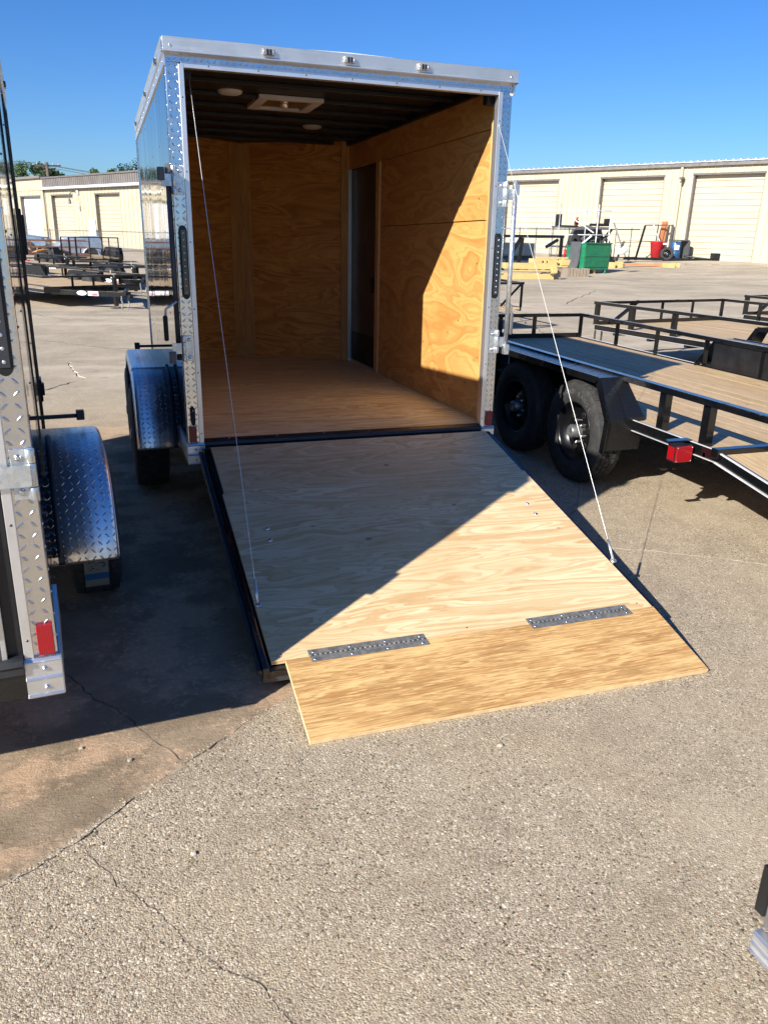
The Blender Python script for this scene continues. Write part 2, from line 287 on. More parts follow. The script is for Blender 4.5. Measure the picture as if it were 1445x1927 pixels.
# ------------------------------------------------------------------ mesh builder
class MB:
    def __init__(s): s.v = []; s.f = []; s.uv = []; s.sm = []; s.mi = []; s.cur = 0
    def face(s, pts, uv=None, smooth=False):
        b = len(s.v); s.v += [tuple(p) for p in pts]; s.f.append(list(range(b, b + len(pts)))); s.mi.append(s.cur)
        s.sm.append(smooth)
        if uv is None:
            a, c, d = Vector(pts[0]), Vector(pts[1]), Vector(pts[2]); n = (c - a).cross(d - a)
            ax = max(range(3), key=lambda i: abs(n[i]))
            uv = [((p[1], p[2]) if ax == 0 else (p[0], p[2]) if ax == 1 else (p[0], p[1])) for p in pts]
        s.uv += [tuple(q) for q in uv]; return s
    def mesh(s, verts, faces, smooth=False):
        for f in faces: s.face([verts[i] for i in f], smooth=smooth)
        return s
    def box(s, a, b, M=None):
        x0, y0, z0 = [min(p, q) for p, q in zip(a, b)]; x1, y1, z1 = [max(p, q) for p, q in zip(a, b)]
        P = [Vector(p) for p in ((x0, y0, z0), (x1, y0, z0), (x1, y1, z0), (x0, y1, z0), (x0, y0, z1), (x1, y0, z1), (x1, y1, z1), (x0, y1, z1))]
        if M: P2 = [M @ p for p in P]
        else: P2 = P
        for f in ((0, 3, 2, 1), (4, 5, 6, 7), (0, 1, 5, 4), (1, 2, 6, 5), (2, 3, 7, 6), (3, 0, 4, 7)):
            n = (0, 1) if f in ((0, 3, 2, 1), (4, 5, 6, 7)) else (0, 2) if f in ((0, 1, 5, 4), (2, 3, 7, 6)) else (1, 2)
            s.face([P2[i] for i in f], [(P[i][n[0]], P[i][n[1]]) for i in f])
        return s
    def bar(s, p, q, w, h=None, up=(0, 0, 1)):
        """square bar from p to q"""
        h = h or w; p, q = Vector(p), Vector(q); d = (q - p); L = d.length; d.normalize(); u = Vector(up)
        if abs(d.dot(u)) > .97: u = Vector((0, 1, 0))
        r = d.cross(u).normalized(); u = r.cross(d)
        m = Matrix(((r.x, d.x, u.x, p.x), (r.y, d.y, u.y, p.y), (r.z, d.z, u.z, p.z), (0, 0, 0, 1)))
        return s.box((-w / 2, 0, -h / 2), (w / 2, L, h / 2), m)
    def tube(s, pts, r, n=8, caps=True, radii=None):
        pts = [Vector(p) for p in pts]; rings = []; prev = None
        for i, p in enumerate(pts):
            d = (pts[min(i + 1, len(pts) - 1)] - pts[max(i - 1, 0)]).normalized()
            u = prev or (Vector((0, 0, 1)) if abs(d.z) < .9 else Vector((0, 1, 0)))
            a = d.cross(u).normalized(); b = a.cross(d).normalized(); prev = b
            rr = radii[i] if radii else r
            rings.append([p + (a * cos(2 * pi * k / n) + b * sin(2 * pi * k / n)) * rr for k in range(n)])
        L = 0
        for i in range(len(rings) - 1):
            L2 = L + (pts[i + 1] - pts[i]).length
            for k in range(n):
                k2 = (k + 1) % n
                s.face([rings[i][k], rings[i][k2], rings[i + 1][k2], rings[i + 1][k]], [(k * .02, L), (k * .02 + .02, L), (k * .02 + .02, L2), (k * .02, L2)], True)
            L = L2
        if caps:
            s.face(list(reversed(rings[0]))); s.face(rings[-1])
        return s
    def lathe(s, prof, c=(0, 0, 0), axis='x', n=32, sm=True, a0=0, a1=2 * pi):
        """prof: (along axis, radius)"""
        c = Vector(c)
        def P(a, r, k):
            t = a0 + (a1 - a0) * k / n
            if axis == 'x': return c + Vector((a, r * cos(t), r * sin(t)))
            if axis == 'y': return c + Vector((r * sin(t), a, r * cos(t)))
            return c + Vector((r * cos(t), r * sin(t), a))
        for i in range(len(prof) - 1):
            for k in range(n):
                q = [P(*prof[i], k), P(*prof[i], k + 1), P(*prof[i + 1], k + 1), P(*prof[i + 1], k)]
                if prof[i][1] < 1e-6: q = [q[0], q[2], q[3]]
                elif prof[i + 1][1] < 1e-6: q = [q[0], q[1], q[2]]
                s.face(q, smooth=sm)
        return s
    def prism(s, prof, a, b, axis='x', smooth=False, cap=True, uvs=None):
        """closed profile extruded from a to b; prof in the two other axes"""
        def P(p, t): return (t, p[0], p[1]) if axis == 'x' else (p[0], t, p[1]) if axis == 'y' else (p[0], p[1], t)
        n = len(prof); L = 0
        for i in range(n):
            p, q = prof[i], prof[(i + 1) % n]; L2 = L + sqrt((p[0] - q[0]) ** 2 + (p[1] - q[1]) ** 2)
            s.face([P(p, a), P(q, a), P(q, b), P(p, b)], [(a, L), (a, L2), (b, L2), (b, L)] if axis != 'z' else [(L, a), (L2, a), (L2, b), (L, b)], smooth); L = L2
        if cap:
            s.face([P(p, a) for p in reversed(prof)]); s.face([P(p, b) for p in prof])
        return s
    def dome(s, c, r, h, nrm=(0, -1, 0), n=10):
        nrm = Vector(nrm).normalized(); u = Vector((0, 0, 1)) if abs(nrm.z) < .9 else Vector((1, 0, 0)); a = nrm.cross(u).normalized(); b = a.cross(nrm)
        c = Vector(c); prev = None
        for rr, hh in ((r, 0), (r * .95, h * .5), (r * .65, h * .85), (r * .3, h)):
            ring = [c + nrm * hh + (a * cos(2 * pi * k / n) + b * sin(2 * pi * k / n)) * rr for k in range(n)]
            if prev:
                for k in range(n): s.face([prev[k], prev[(k + 1) % n], ring[(k + 1) % n], ring[k]], smooth=True)
            prev = ring
        s.face(prev, smooth=True); return s
    def build(s, name, mat, parent=None, bevel=0, merge=True):
        me = bpy.data.meshes.new(name); me.from_pydata(s.v, [], s.f)
        u = me.uv_layers.new(name='UVMap'); u.data.foreach_set('uv', [c for q in s.uv for c in q])
        me.polygons.foreach_set('use_smooth', s.sm)
        if isinstance(mat, (list, tuple)):
            for m in mat: me.materials.append(MAT[m])
            me.polygons.foreach_set('material_index', s.mi)
        else: me.materials.append(MAT[mat])
        if merge:
            import bmesh
            bm = bmesh.new(); bm.from_mesh(me); bmesh.ops.remove_doubles(bm, verts=bm.verts, dist=1e-5)
            bmesh.ops.recalc_face_normals(bm, faces=bm.faces)
            bm.to_mesh(me); bm.free()
        me.update()
        o = bpy.data.objects.new(name, me); COL.objects.link(o)
        if parent: o.parent = parent
        if bevel:
            b = o.modifiers.new('bevel', 'BEVEL'); b.width = bevel; b.segments = 2; b.limit_method = 'ANGLE'; b.angle_limit = radians(40)
        return o

def tag(o, label=None, cat=None, group=None, kind=None):
    if label: o['label'] = label
    if cat: o['category'] = cat
    if group: o['group'] = group
    if kind: o['kind'] = kind
    return o
def empty(name, loc=(0, 0, 0), rz=0, label=None, cat=None, group=None, rx=0, scale=1):
    o = bpy.data.objects.new(name, None); COL.objects.link(o); o.location = loc; o.rotation_euler = (rx, 0, rz); o.empty_display_size = .2
    o.scale = (scale,) * 3
    return tag(o, label, cat, group)
def copy_tree(o, parent=None):
    c = o.copy(); COL.objects.link(c)
    if parent: c.parent = parent
    for ch in list(o.children): copy_tree(ch, c)
    return c
def box(name, a, b, mat, parent=None, bevel=0): return MB().box(a, b).build(name, mat, parent, bevel)
def dup(src, parent, loc=None, rot=None, name=None):
    c = src.copy(); COL.objects.link(c); c.parent = parent
    if loc is not None: c.location = loc
    if rot is not None: c.rotation_euler = rot
    return c

# ------------------------------------------------------------------ ground
NX, NY = .91247, .40915           # away from the yard, towards the right-hand warehouse
S0, S1, ZR = 31.6, 43.2, .52
def gz(x, y):
    s = NX * x + NY * y
    a = min(max((s - S0) / (S1 - S0), 0), 1); b = min(max((x - 5) / 7, 0), 1)
    return ZR * a * b
def jitter(line, amp, step):
    out = []
    for (a, b) in zip(line[:-1], line[1:]):
        L = sqrt((a[0] - b[0]) ** 2 + (a[1] - b[1]) ** 2); n = max(1, int(L / step))
        for i in range(n):
            t = i / n; out.append((a[0] + (b[0] - a[0]) * t + random.uniform(-amp, amp) * (i > 0), a[1] + (b[1] - a[1]) * t + random.uniform(-amp, amp) * (i > 0)))
    out.append(line[-1]); return out
CRACKS = [
    ([(-1.6, -3.09), (-.9, -2.585)], .003, .006, .03, 'c'), ([(-.86, -2.56), (-.757, -2.487), (-.684, -2.454), (-.583, -2.386), (-.488, -2.304), (-.40, -2.222)], .0035, .006, .02, 'c'), ([(-.36, -2.195), (-.275, -2.130)], .003, .005, .02, 'p'), ([(-.262, -2.113), (-.187, -2.071), (-.1, -2.007)], .0035, .006, .02, 'c'),
    ([(-.08, -1.99), (-.015, -1.936), (.12, -1.855)], .003, .007, .02, 'p'), ([(.16, -1.831), (.9, -1.30), (1.7, -.75)], .003, .008, .03, 'c'),
    ([(-.565, -2.411), (-.49, -2.514), (-.471, -2.577), (-.408, -2.642), (-.373, -2.697), (-.328, -2.778), (-.302, -2.826), (-.28, -2.856), (-.244, -2.905), (-.195, -2.942), (-.168, -2.965), (-.144, -3.028), (-.12, -3.082), (-.02, -3.3)], .0022, .006, .018, 'c'),
    ([(-.256, -2.10), (-.293, -2.024), (-.355, -1.929), (-.419, -1.797), (-.471, -1.713), (-.534, -1.641), (-.611, -1.467), (-.72, -1.3)], .003, .006, .02, 'c'),
    ([(2.0, -.82), (2.197, -.901), (2.376, -.991), (2.537, -1.099), (2.7, -1.198), (2.847, -1.329), (3.2, -1.6)], .0018, .006, .03, 'p'),
    ([(2.62, .3), (2.587, .103), (2.329, -.279), (2.169, -.387)], .003, .002, .06, 'c'),
    ([(-1.3, 4.3), (-1.047, 4.423), (-.804, 4.832), (-.71, 4.965)], .012, .02, .06, 'c'),
    ([(-.85, 6.3), (-.806, 5.904), (-.734, 5.326), (-.63, 5.05)], .014, .03, .08, 'p'),
    ([(-.699, 5.0), (-.218, 5.192), (.4, 5.5)], .012, .02, .06, 'p'),
    ([(-2.6, 13.9), (-1.083, 11.3), (-.2, 10.9)], .02, .05, .2, 'c'),
    ([(-2.0, 8.9), (-1.236, 8.403), (-.398, 7.437), (.5, 7.1)], .018, .04, .12, 'c'),
    ([(7.9, 11.2), (7.679, 10.459), (6.573, 7.29), (6.2, 6.6)], .015, .04, .2, 'c'),
    ([(9.5, 20.5), (13.5, 19.5), (18.4, 18.2), (24, 17.2)], .03, .08, .4, 'c'),
    ([(10.5, 13.5), (13.0, 16.5), (14.8, 18.6)], .025, .06, .4, 'p'),
]
def ground():
    V, E = [], []
    def add(x, y): V.append(Vector((x, y))); return len(V) - 1
    B = [add(x, y) for x, y in ((-400, -60), (500, -60), (500, 600), (-400, 600))]
    for i in range(4): E.append((B[i], B[(i + 1) % 4]))
    centre = {}; pale = set()
    for line, w, amp, step, kind in CRACKS:
        L = jitter(line, amp, step); n = len(L); ids = [[], [], []]
        for i, p in enumerate(L):
            a, b = L[max(i - 1, 0)], L[min(i + 1, n - 1)]
            d = Vector((b[0] - a[0], b[1] - a[1])).normalized(); nr = Vector((-d.y, d.x))
            ww = w * random.uniform(.35, 1.25) * (1 if 0 < i < n - 1 else 0)
            if ww == 0: k = add(*p); [q.append(k) for q in ids]
            else:
                for q, s in zip(ids, (-1, 0, 1)): q.append(add(p[0] + nr.x * ww * s, p[1] + nr.y * ww * s))
        for k in range(3):
            for i in range(n - 1): E.append((ids[k][i], ids[k][i + 1]))
        for i in range(1, n - 1): centre[ids[1][i]] = (w * 2.2, kind)
    for i in range(0, 40):
        for j in range(0, 28): add(-16 + i * 2.0 + .01 * j, 8.3 + j * 2.1 + .013 * i)
    vs, es, fs, ov, oe, of = delaunay_2d_cdt(V, E, [], 0, 1e-7)
    verts = []; cidx = {}
    for i, v in enumerate(vs):
        dz = 0
        for k in ov[i]:
            if k in centre: dz = -centre[k][0]; cidx[i] = centre[k][1]
        verts.append((v.x, v.y, gz(v.x, v.y) + dz))
    me = bpy.data.meshes.new('ground'); me.from_pydata(verts, [], [list(f) for f in fs])
    for m in ('ground', 'crack', 'crack_pale'): me.materials.append(MAT[m])
    for p in me.polygons:
        k = [cidx[i] for i in p.vertices if i in cidx]
        if k: p.material_index = 2 if k[0] == 'p' else 1
    if me.polygons[0].normal.z < 0: me.flip_normals()
    o = bpy.data.objects.new('ground', me); COL.objects.link(o); tag(o, kind='structure')
ground()

def pebble_mesh(mb, c, r, seed):
    rr = random.Random(seed); n = 6; P = []
    for lv, (z, q) in enumerate(((0, .8), (.45, 1.0), (.85, .55))):
        P.append([Vector((c[0] + cos(2 * pi * k / n + lv * .3) * r * q * rr.uniform(.75, 1.2), c[1] + sin(2 * pi * k / n + lv * .3) * r * q * rr.uniform(.6, 1.1), c[2] + z * r * .9)) for k in range(n)])
    for a, b in zip(P[:-1], P[1:]):
        for k in range(n): mb.face([a[k], a[(k + 1) % n], b[(k + 1) % n], b[k]])
    mb.face(P[-1])
mb = MB(); rp = random.Random(3)
for i in range(1500):
    x, y = rp.uniform(-1.2, 3.2), rp.uniform(-4.1, -1.1)
    if 0 < x < 1.85 and y > -2.2: continue
    r = rp.choice([.0014, .0018, .0022, .003])
    pebble_mesh(mb, (x, y, -.0006), r, i)
for line, w, amp, step, kind in CRACKS[:7]:
    for (a, b) in zip(line[:-1], line[1:]):
        for q in range(34):
            t = rp.random(); pebble_mesh(mb, (a[0] + (b[0] - a[0]) * t + rp.gauss(0, .014), a[1] + (b[1] - a[1]) * t + rp.gauss(0, .014), -.001), rp.choice([.0012, .0016, .0022, .003, .0042]), q)
tag(mb.build('loose_grit', 'pebble', merge=False), kind='stuff')
STONES = [(.76, -2.33, .011, 'white quartz pebble lying alone on the concrete in front of the ramp flap'), (-.42, -2.05, .009, 'small pale pebble on the brown skim coat between shadow and joint'),
          (-.57, -1.94, .009, 'small pale pebble nearest the edge of the trailer shadow'), (-.27, -2.52, .010, 'pale grey pebble near the top of the long crack'),
          (.89, -2.43, .006, 'tiny white stone just right of the larger white pebble')]
for i, (x, y, r, lb) in enumerate(STONES):
    m2 = MB(); pebble_mesh(m2, (0, 0, 0), r, i + 50); o = m2.build('pebble', 'pebble'); o.location = (x, y, 0); tag(o, lb, 'pebble', 'loose pebbles on the concrete')

# ------------------------------------------------------------------ wheels
def tyre_mb(R, w, lettering=False, blocks=46, tread=True):
    """axis x, outer face at x=-w/2; """
    mb = MB(); h = w / 2; ri = R * .56
    prof = [(-h * .72, ri), (-h * .95, R * .66), (-h, R * .78), (-h * .95, R * .88), (-h * .82, R * .955), (-h * .74, R * .975), (h * .74, R * .975), (h * .82, R * .955), (h * .95, R * .88), (h, R * .78), (h * .95, R * .66), (h * .72, ri)]
    mb.lathe(prof, n=48)
    if tread:
        rows = [(-.86, -.56), (-.50, -.24), (-.18, .18), (.24, .50), (.56, .86)]
        for ri_, (a, b) in enumerate(rows):
            nb = blocks
            for k in range(nb):
                t0 = 2 * pi * (k + (.5 if ri_ % 2 else 0)) / nb; t1 = t0 + 2 * pi / nb * (.84 if ri_ % 4 else .9)
                ro = R * (1.0 if abs(a + b) < 1.2 else .995); rin = R * .955
                P = []
                for x in (a * h, b * h):
                    out_edge = (ri_ == 0 and x == a * h) or (ri_ == 4 and x == b * h)
                    rt = ro - (R * .028 if out_edge else 0)
                    for t in (t0, t1):
                        sk = (x / h) * .02
                        P.append(Vector((x, rt * cos(t + sk), rt * sin(t + sk)))); P.append(Vector((x, rin * cos(t + sk), rin * sin(t + sk))))
                mb.face([P[0], P[2], P[6], P[4]]); mb.face([P[0], P[1], P[3], P[2]]); mb.face([P[4], P[6], P[7], P[5]]); mb.face([P[0], P[4], P[5], P[1]]); mb.face([P[2], P[3], P[7], P[6]])
    return mb
def text_mesh(body, size, extrude=.0008):
    cu = bpy.data.curves.new('t', 'FONT'); cu.body = body; cu.size = size; cu.extrude = extrude; cu.align_x = 'CENTER'; cu.resolution_u = 2
    ob = bpy.data.objects.new('t', cu); COL.objects.link(ob)
    dg = bpy.context.evaluated_depsgraph_get(); me = bpy.data.meshes.new_from_object(ob.evaluated_get(dg))
    v = [tuple(q.co) for q in me.vertices]; f = [tuple(p.vertices) for p in me.polygons]
    bpy.data.objects.remove(ob); bpy.data.curves.remove(cu); bpy.data.meshes.remove(me); return v, f
def make_wheel(parent, R, w, side=-1, full=True, letters=False):
    """wheel as part 'wheel' (tyre) > rim, hub, lug_nut; outer face towards side*x"""
    o = tyre_mb(R, w, tread=full).build('tyre', 'tyre', parent)
    if full:
        s = side; h = w / 2
        rm = MB().lathe([(s * h * .66, R * .57), (s * h * .80, R * .585), (s * h * .80, R * .565), (s * h * .6, R * .54), (s * h * .1, R * .50), (s * h * .0, R * .44), (s * h * .22, R * .36), (s * h * .32, R * .26), (s * h * .3, R * .16), (s * h * .3, 0)], n=40)
        r = rm.build('rim', 'rim', o)
        mb = MB().lathe([(s * h * .3, R * .13), (s * h * 1.0, R * .12), (s * h * 1.06, R * .1), (s * h * 1.08, R * .08), (s * h * 1.04, R * .06), (s * h * 1.04, 0)], n=24); mb.build('hub', 'hub', o)
        for k in range(6):
            t = 2 * pi * k / 6 + .3; c = (s * h * .32, R * .21 * cos(t), R * .21 * sin(t))
            MB().lathe([(0, .011), (s * .022, .011), (s * .03, .006), (s * .03, 0)], c, n=8).build('lug_nut', 'bolt', o)
        for k in range(6):
            t = 2 * pi * (k + .5) / 6 + .3
            MB().lathe([(s * h * .28, R * .062), (s * h * .31, R * .06), (s * h * .20, .0)], (0, R * .34 * cos(t), R * .34 * sin(t)), n=12).build('vent_hole', 'black_matt', o)
        if letters:
            mb = MB(); word = 'LOAD RANGE'
            for i, ch in enumerate(word):
                if ch == ' ': continue
                v, f = text_mesh(ch, R * .13); t = radians(118 - i * 8.2)  # angle in yz, outer face seen from -x
                rr = R * .73
                ct, st = cos(t), sin(t)
                pts = []
                for p in v:
                    lx, ly = p[0], p[1]
                    # tangent direction (clockwise seen from -x: viewer right is -y)
                    yy = -(-ct * (rr + ly)) * -1; 
                    ty, tz = (-st, ct)
                    Y = ct * (rr + ly) + ty * (-lx); Z = st * (rr + ly) + tz * (-lx)
                    rad = sqrt(Y * Y + Z * Z) / R
                    xs = -h * (.985 + .02 * (1 - abs(rad - .78) / .12)) - p[2] - .001
                    pts.append((xs, -Y, Z))
                mb.mesh(pts, f)
            mb.build('lettering', 'letter_rubber', o)
    return o

# ------------------------------------------------------------------ enclosed trailers
W = 1.83
def hinge(parent, side, zc, closed=False, mat='zinc'):
    """cam bar hinge on the rear post; side -1 left, +1 right"""
    x0 = 0 if side < 0 else W; s = side
    mb = MB()
    mb.box((x0 - s * .052, -.012, zc - .067), (x0 - s * .012, -.005, zc + .067))
    for dz in (-.049, .049): mb.lathe([(-.0175, .0), (-.0175, .012), (.0175, .012), (.0175, 0)], (x0 - s * .004, -.018, zc + dz), 'z', 14)
    o = mb.build('bar_hinge', mat, parent, .0015)
    for dz in (-.05, .05): MB().dome((x0 - s * .033, -.012, zc + dz * .9), .0095, .007).build('bolt', 'bolt', o)
    m2 = MB().lathe([(-.03, .0), (-.03, .0118), (.03, .0118), (.03, 0)], (x0 - s * .004, -.018, zc), 'z', 14)
    if closed: m2.box((x0 - s * .15, -.034, zc - .028), (x0 - s * .006, -.029, zc + .028))
    else: m2.box((x0 - s * .004, -.022, zc - .028), (x0 + s * .055, -.016, zc + .028))
    m2.build('hinge_arm', mat, o, .001)

def enclosed(name, label, cat, loc, rx, rz, H, fy, is_open, FL_=1.74, ft=.80, axles=(.46, 1.27)):
    """rear face at y=0, x 0..W, roof at z=H"""
    T = empty(name, loc, rz, label, cat, rx=rx)
    La, Lp = 3.012, 3.56; zo = H - .118; zf = .517
    # underframe
    for x in (0, W - .06): box('frame_rail', (x + .004, .09, .392), (x + .056, La, .50), 'black_paint', T)
    mb = MB()
    for y in (.5, 1.0, 1.5, 2.0, 2.5): mb.box((.07, y, .41), (W - .07, y + .05, .48))
    mb.build('crossmember', 'black_satin', T)
    # side panels
    ys = [.05, .62, 1.22, 1.82, 2.42, La]
    for x0, x1 in ((-.004, .0), (W, W + .004)):
        for a, b in zip(ys[:-1], ys[1:]):
            p = box('side_panel', (x0, a + .001, .40), (x1, b - .001, H - .10), 'black_sheet', T)
            sx = x0 if x0 < 0 else x1; mb = MB()
            for k in range(9): mb.dome((sx, a + .012, .48 + k * .225), .004, .003, (-1 if x0 < 0 else 1, 0, 0), 6)
            tag(mb.build('screw', 'bolt_dark', p), kind='stuff')
    # side lower trim and front corner trim
    for s, x in ((-1, 0), (1, W)):
        box('front_corner_trim', (x - .012 if s < 0 else x - .03, La, .40), (x + .03 if s < 0 else x + .012, La + .05, H - .10), 'post_plate' if is_open else 'black_satin', T)
    # nose outer and inner
    for s in (0, 1):
        xa = 0 if s == 0 else W; xm = W / 2
        MB().prism([(xa, La + .05), (xm, Lp + .07), (xm, Lp + .064), (xa, La + .044)], .40, H - .10, 'z').build('nose_panel', 'black_sheet', T)
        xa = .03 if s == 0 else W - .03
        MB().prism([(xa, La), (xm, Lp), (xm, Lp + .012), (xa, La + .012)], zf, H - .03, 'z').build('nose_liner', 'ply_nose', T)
    # interior
    box('floor', (.02, .028, zf - .018), (W - .02, La + .6, zf), 'ply_floor', T)
    if is_open:
        box('wall_liner', (.02, .05, zf), (.03, La, H - .03), 'ply_wall', T)
        # right wall sheets: rear sheet, panel above door, upper strip
        box('wall_liner', (W - .03, .12, zf), (W - .02, 2.12, 1.702), 'ply_wall', T)
        box('wall_liner', (W - .03, .12, 1.706), (W - .02, 2.12, 2.19), 'ply_wall', T)
        box('wall_liner', (W - .034, .12, 2.194), (W - .02, La, H - .03), 'ply_wall', T)
        box('patch_board', (W - .036, .185, 1.708), (W - .0305, 1.35, 1.797), 'ply_wall', T, .001)
        # door recess
        box('side_door', (W - .012, 2.27, zf + .02), (W - .006, 2.97, 2.19), 'door_inner', T)
        box('door_kick_panel', (W - .016, 2.26, zf + .02), (W - .0125, 2.97, .80), 'black_matt', T)
        box('door_lock', (W - .03, 2.30, 1.17), (W - .0125, 2.36, 1.30), 'black_matt', T, .004)
        box('door_frame', (W - .05, 2.962, zf), (W - .02, 2.985, 2.193), 'alu', T, .002)
        box('door_frame', (W - .034, 2.21, zf), (W - .021, 2.225, 2.193), 'alu', T)
        box('door_sill', (W - .034, 2.2, zf), (W - .018, 2.98, zf + .02), 'alu', T)
        box('wall_stud', (W - .045, 2.122, zf), (W - .019, 2.205, 2.193), 'lumber', T, .002)
        box('wall_stud', (W - .11, La - .018, zf), (W - .02, La - .002, H - .03), 'lumber_dark', T, .002)
        box('wall_stud', (W - .052, .052, zf), (W - .0295, .118, H - .12), 'lumber', T, .003)
        box('wall_stud', (W - .062, .02, zf), (W - .035, .05, H - .12), 'lumber', T, .003)
        MB().prism([(.80, Lp - .062), (.915, Lp - .012), (.995, Lp - .045), (.995, Lp - .061), (.915, Lp - .028), (.80, Lp - .078)], zf, H - .045, 'z').build('nose_board', 'lumber_dark', T)
        for (y, z) in ((.26, 1.46), (.28, 1.83), (.9, .62), (.6, .64), (1.1, .9), (.35, .72), (.14, 1.3), (.5, 1.1), (.19, .9)):
            MB().dome((W - .03, y, z), .006, .003, (-1, 0, 0), 8).build('screw', 'bolt_dark', T)
    # roof
    MB().prism([(-.005, H - .02), (W + .005, H - .02), (W + .005, H - .004), (W / 2, H + .012), (-.005, H - .004)], -.02, La + .05, 'y').build('roof_sheet', 'roof_metal', T)
    MB().prism([(0, La + .05), (W, La + .05), (W / 2, Lp + .07)], H - .02, H - .003, 'z').build('nose_roof', 'roof_metal', T)
    box('ceiling', (.02, .03, H - .03), (W - .02, La + .55, H - .022), 'ceiling', T)
    if is_open:
        for x_ in (.031, W - .062): box('cove_angle', (x_, .06, H - .07), (x_ + .03, La - .02, H - .031), 'ceiling_bow', T)
        for k in range(8):
            y = .25 + k * .405
            MB().box((.03, y, H - .055), (W - .03, y + .03, H - .0305)).build('roof_bow', 'ceiling_bow', T, .004)
        for (x, y) in ((.46, 1.03), (1.27, 2.24)):
            MB().lathe([(0, .075), (-.012, .07), (-.02, .05), (-.024, 0)], (x, y, H - .03), 'z', 24).build('dome_light', 'white_plastic', T)
        v = MB(); z = H - .045
        for a, b in (((.635, 1.02), (1.045, 1.07)), ((.635, 1.42), (1.045, 1.47)), ((.635, 1.07), (.70, 1.42)), ((.98, 1.07), (1.045, 1.42))): v.box((a[0], a[1], z - .012), (b[0], b[1], z + .012))
        vo = v.build('roof_vent', 'white_plastic', T, .003)
        box('vent_pane', (.70, 1.07, z - .002), (.98, 1.42, z + .004), 'glass', vo)
        MB().lathe([(0, .03), (-.02, .028), (-.025, 0)], (.84, 1.25, z - .004), 'z', 16).build('vent_crank', 'alu_dull', vo)
    MB().box((.62, 1.0, H + .006), (1.06, 1.49, H + .035)).build('vent_lid', 'black_satin', T, .01)
    # roof edge caps (side)
    for s, x in ((-1, 0), (1, W)):
        f = lambda d: x + s * d
        MB().prism([(f(.002), H - .115), (f(.010), H - .115), (f(.010), H - .07), (f(.016), H - .066), (f(.016), H - .058), (f(.012), H - .054), (f(.012), H - .012), (f(.018), H + .002), (f(-.01), H + .006), (f(.002), H - .02)], -.02, La + .05, 'y').build('roof_cap', 'alu', T)
        for yy in (.35, 1.35, 2.7):
            l = box('marker_light', (f(.012), yy, H - .045), (f(.026), yy + .06, H - .015), 'smoked', T, .005)
        mb = MB()
        for k in range(14): mb.dome((f(.010), .05 + k * .21, H - .09), .004, .003, (s, 0, 0), 6)
        tag(mb.build('rivet', 'bolt', T), kind='stuff')
    # rear roof cap
    MB().prism([(-.048, H + .002), (-.044, H - .05), (-.052, H - .055), (-.052, H - .059), (-.02, H - .068), (.0, H - .072), (.02, H - .072), (.02, H + .004)], -.012, W + .012, 'x').build('rear_roof_cap', 'alu', T, .0012)
    MB().box((-.02, -.056, H - .060), (W + .02, -.004, H - .056)).build('cap_lip', 'alu_dull', T)
    for x in (.485, .892, 1.289):
        l = MB().box((x - .03, -.066, H - .044), (x + .03, -.047, H - .013)).build('clearance_light', 'clear_lens', T, .006)
        MB().box((x - .012, -.069, H - .04), (x - .002, -.0655, H - .017)).box((x + .004, -.069, H - .04), (x + .012, -.0655, H - .017)).build('lamp_element', 'black_satin', l)
        for dx in (-.024, .024): MB().dome((x + dx, -.066, H - .028), .004, .003).build('screw', 'bolt', l)
    for x in (.022, W - .03): MB().dome((x, -.047, H - .034), .006, .004).build('screw', 'bolt', T)
    # rear header
    box('header_plate', (.0, -.006, zo + .022), (W, .02, H - .066), 'post_plate', T)
    box('header_trim', (.07, -.014, zo), (W - .07, .03, zo + .028), 'alu_dull', T, .002)
    for k in range(7): MB().dome((.2 + k * .24, -.014, zo + .014), .004, .003).build('screw', 'bolt_dark', T)
    # rear posts
    for s in (-1, 1):
        x0 = 0 if s < 0 else W
        f = lambda d: x0 - s * d
        MB().box((f(-.003), -.006, .505), (f(.062), .078, zo + .022)).build('rear_post', 'post_plate', T, .003)
        box('door_trim', (f(.058), -.016, .505), (f(.083), .03, zo + .015), 'alu_dull', T, .002)
        for k in range(6): MB().dome((f(.07), -.016, .56 + k * .33), .0038, .0025).build('screw', 'bolt_dark', T)
        mb = MB()
        for k in range(28): mb.dome((f(-.003), .02, .55 + k * .065), .004, .003, (s, 0, 0), 6)
        tag(mb.build('rivet', 'bolt', T), kind='stuff')
        # corner cap
        MB().prism([(-.006, .389), (-.026, .389), (-.030, .395), (-.024, .400), (-.024, .440), (-.030, .446), (-.024, .452), (-.022, .492), (-.028, .498), (-.022, .506), (-.006, .506)], f(-.008), f(.085), 'x').build('corner_cap', 'alu', T, .0008)
        MB().prism([(f(-.004), .389), (f(-.010), .389), (f(-.010), .506), (f(-.004), .506)], -.02, .5, 'y').build('side_cap', 'alu', T)
        for z in (.418, .475): MB().dome((f(.035), -.024, z), .007, .009).build('bolt', 'bolt', T)
        # reflector and tail light
        box('reflector', (f(.004), -.020, .512), (f(.045), -.007, .600), 'red_lens', T, .002)
        l = MB().prism([(f(.034 + .021 * cos(a)), (1.60 if sin(a) >= 0 else 1.30) + .03 * sin(a)) for a in [2 * pi * i / 20 for i in range(20)]], -.018, -.007, 'y').build('tail_light', 'black_satin', T, .002)
        box('tail_lens', (f(.02), -.022, 1.29), (f(.048), -.0165, 1.61), 'smoked', l, .003)
        for k in range(10): MB().dome((f(.034), -.022, 1.305 + k * .032), .005, .002).build('led_bulb', 'led', l)
        for zc in (1.020, 1.838): hinge(T, -1 if s < 0 else 1, zc, not is_open)
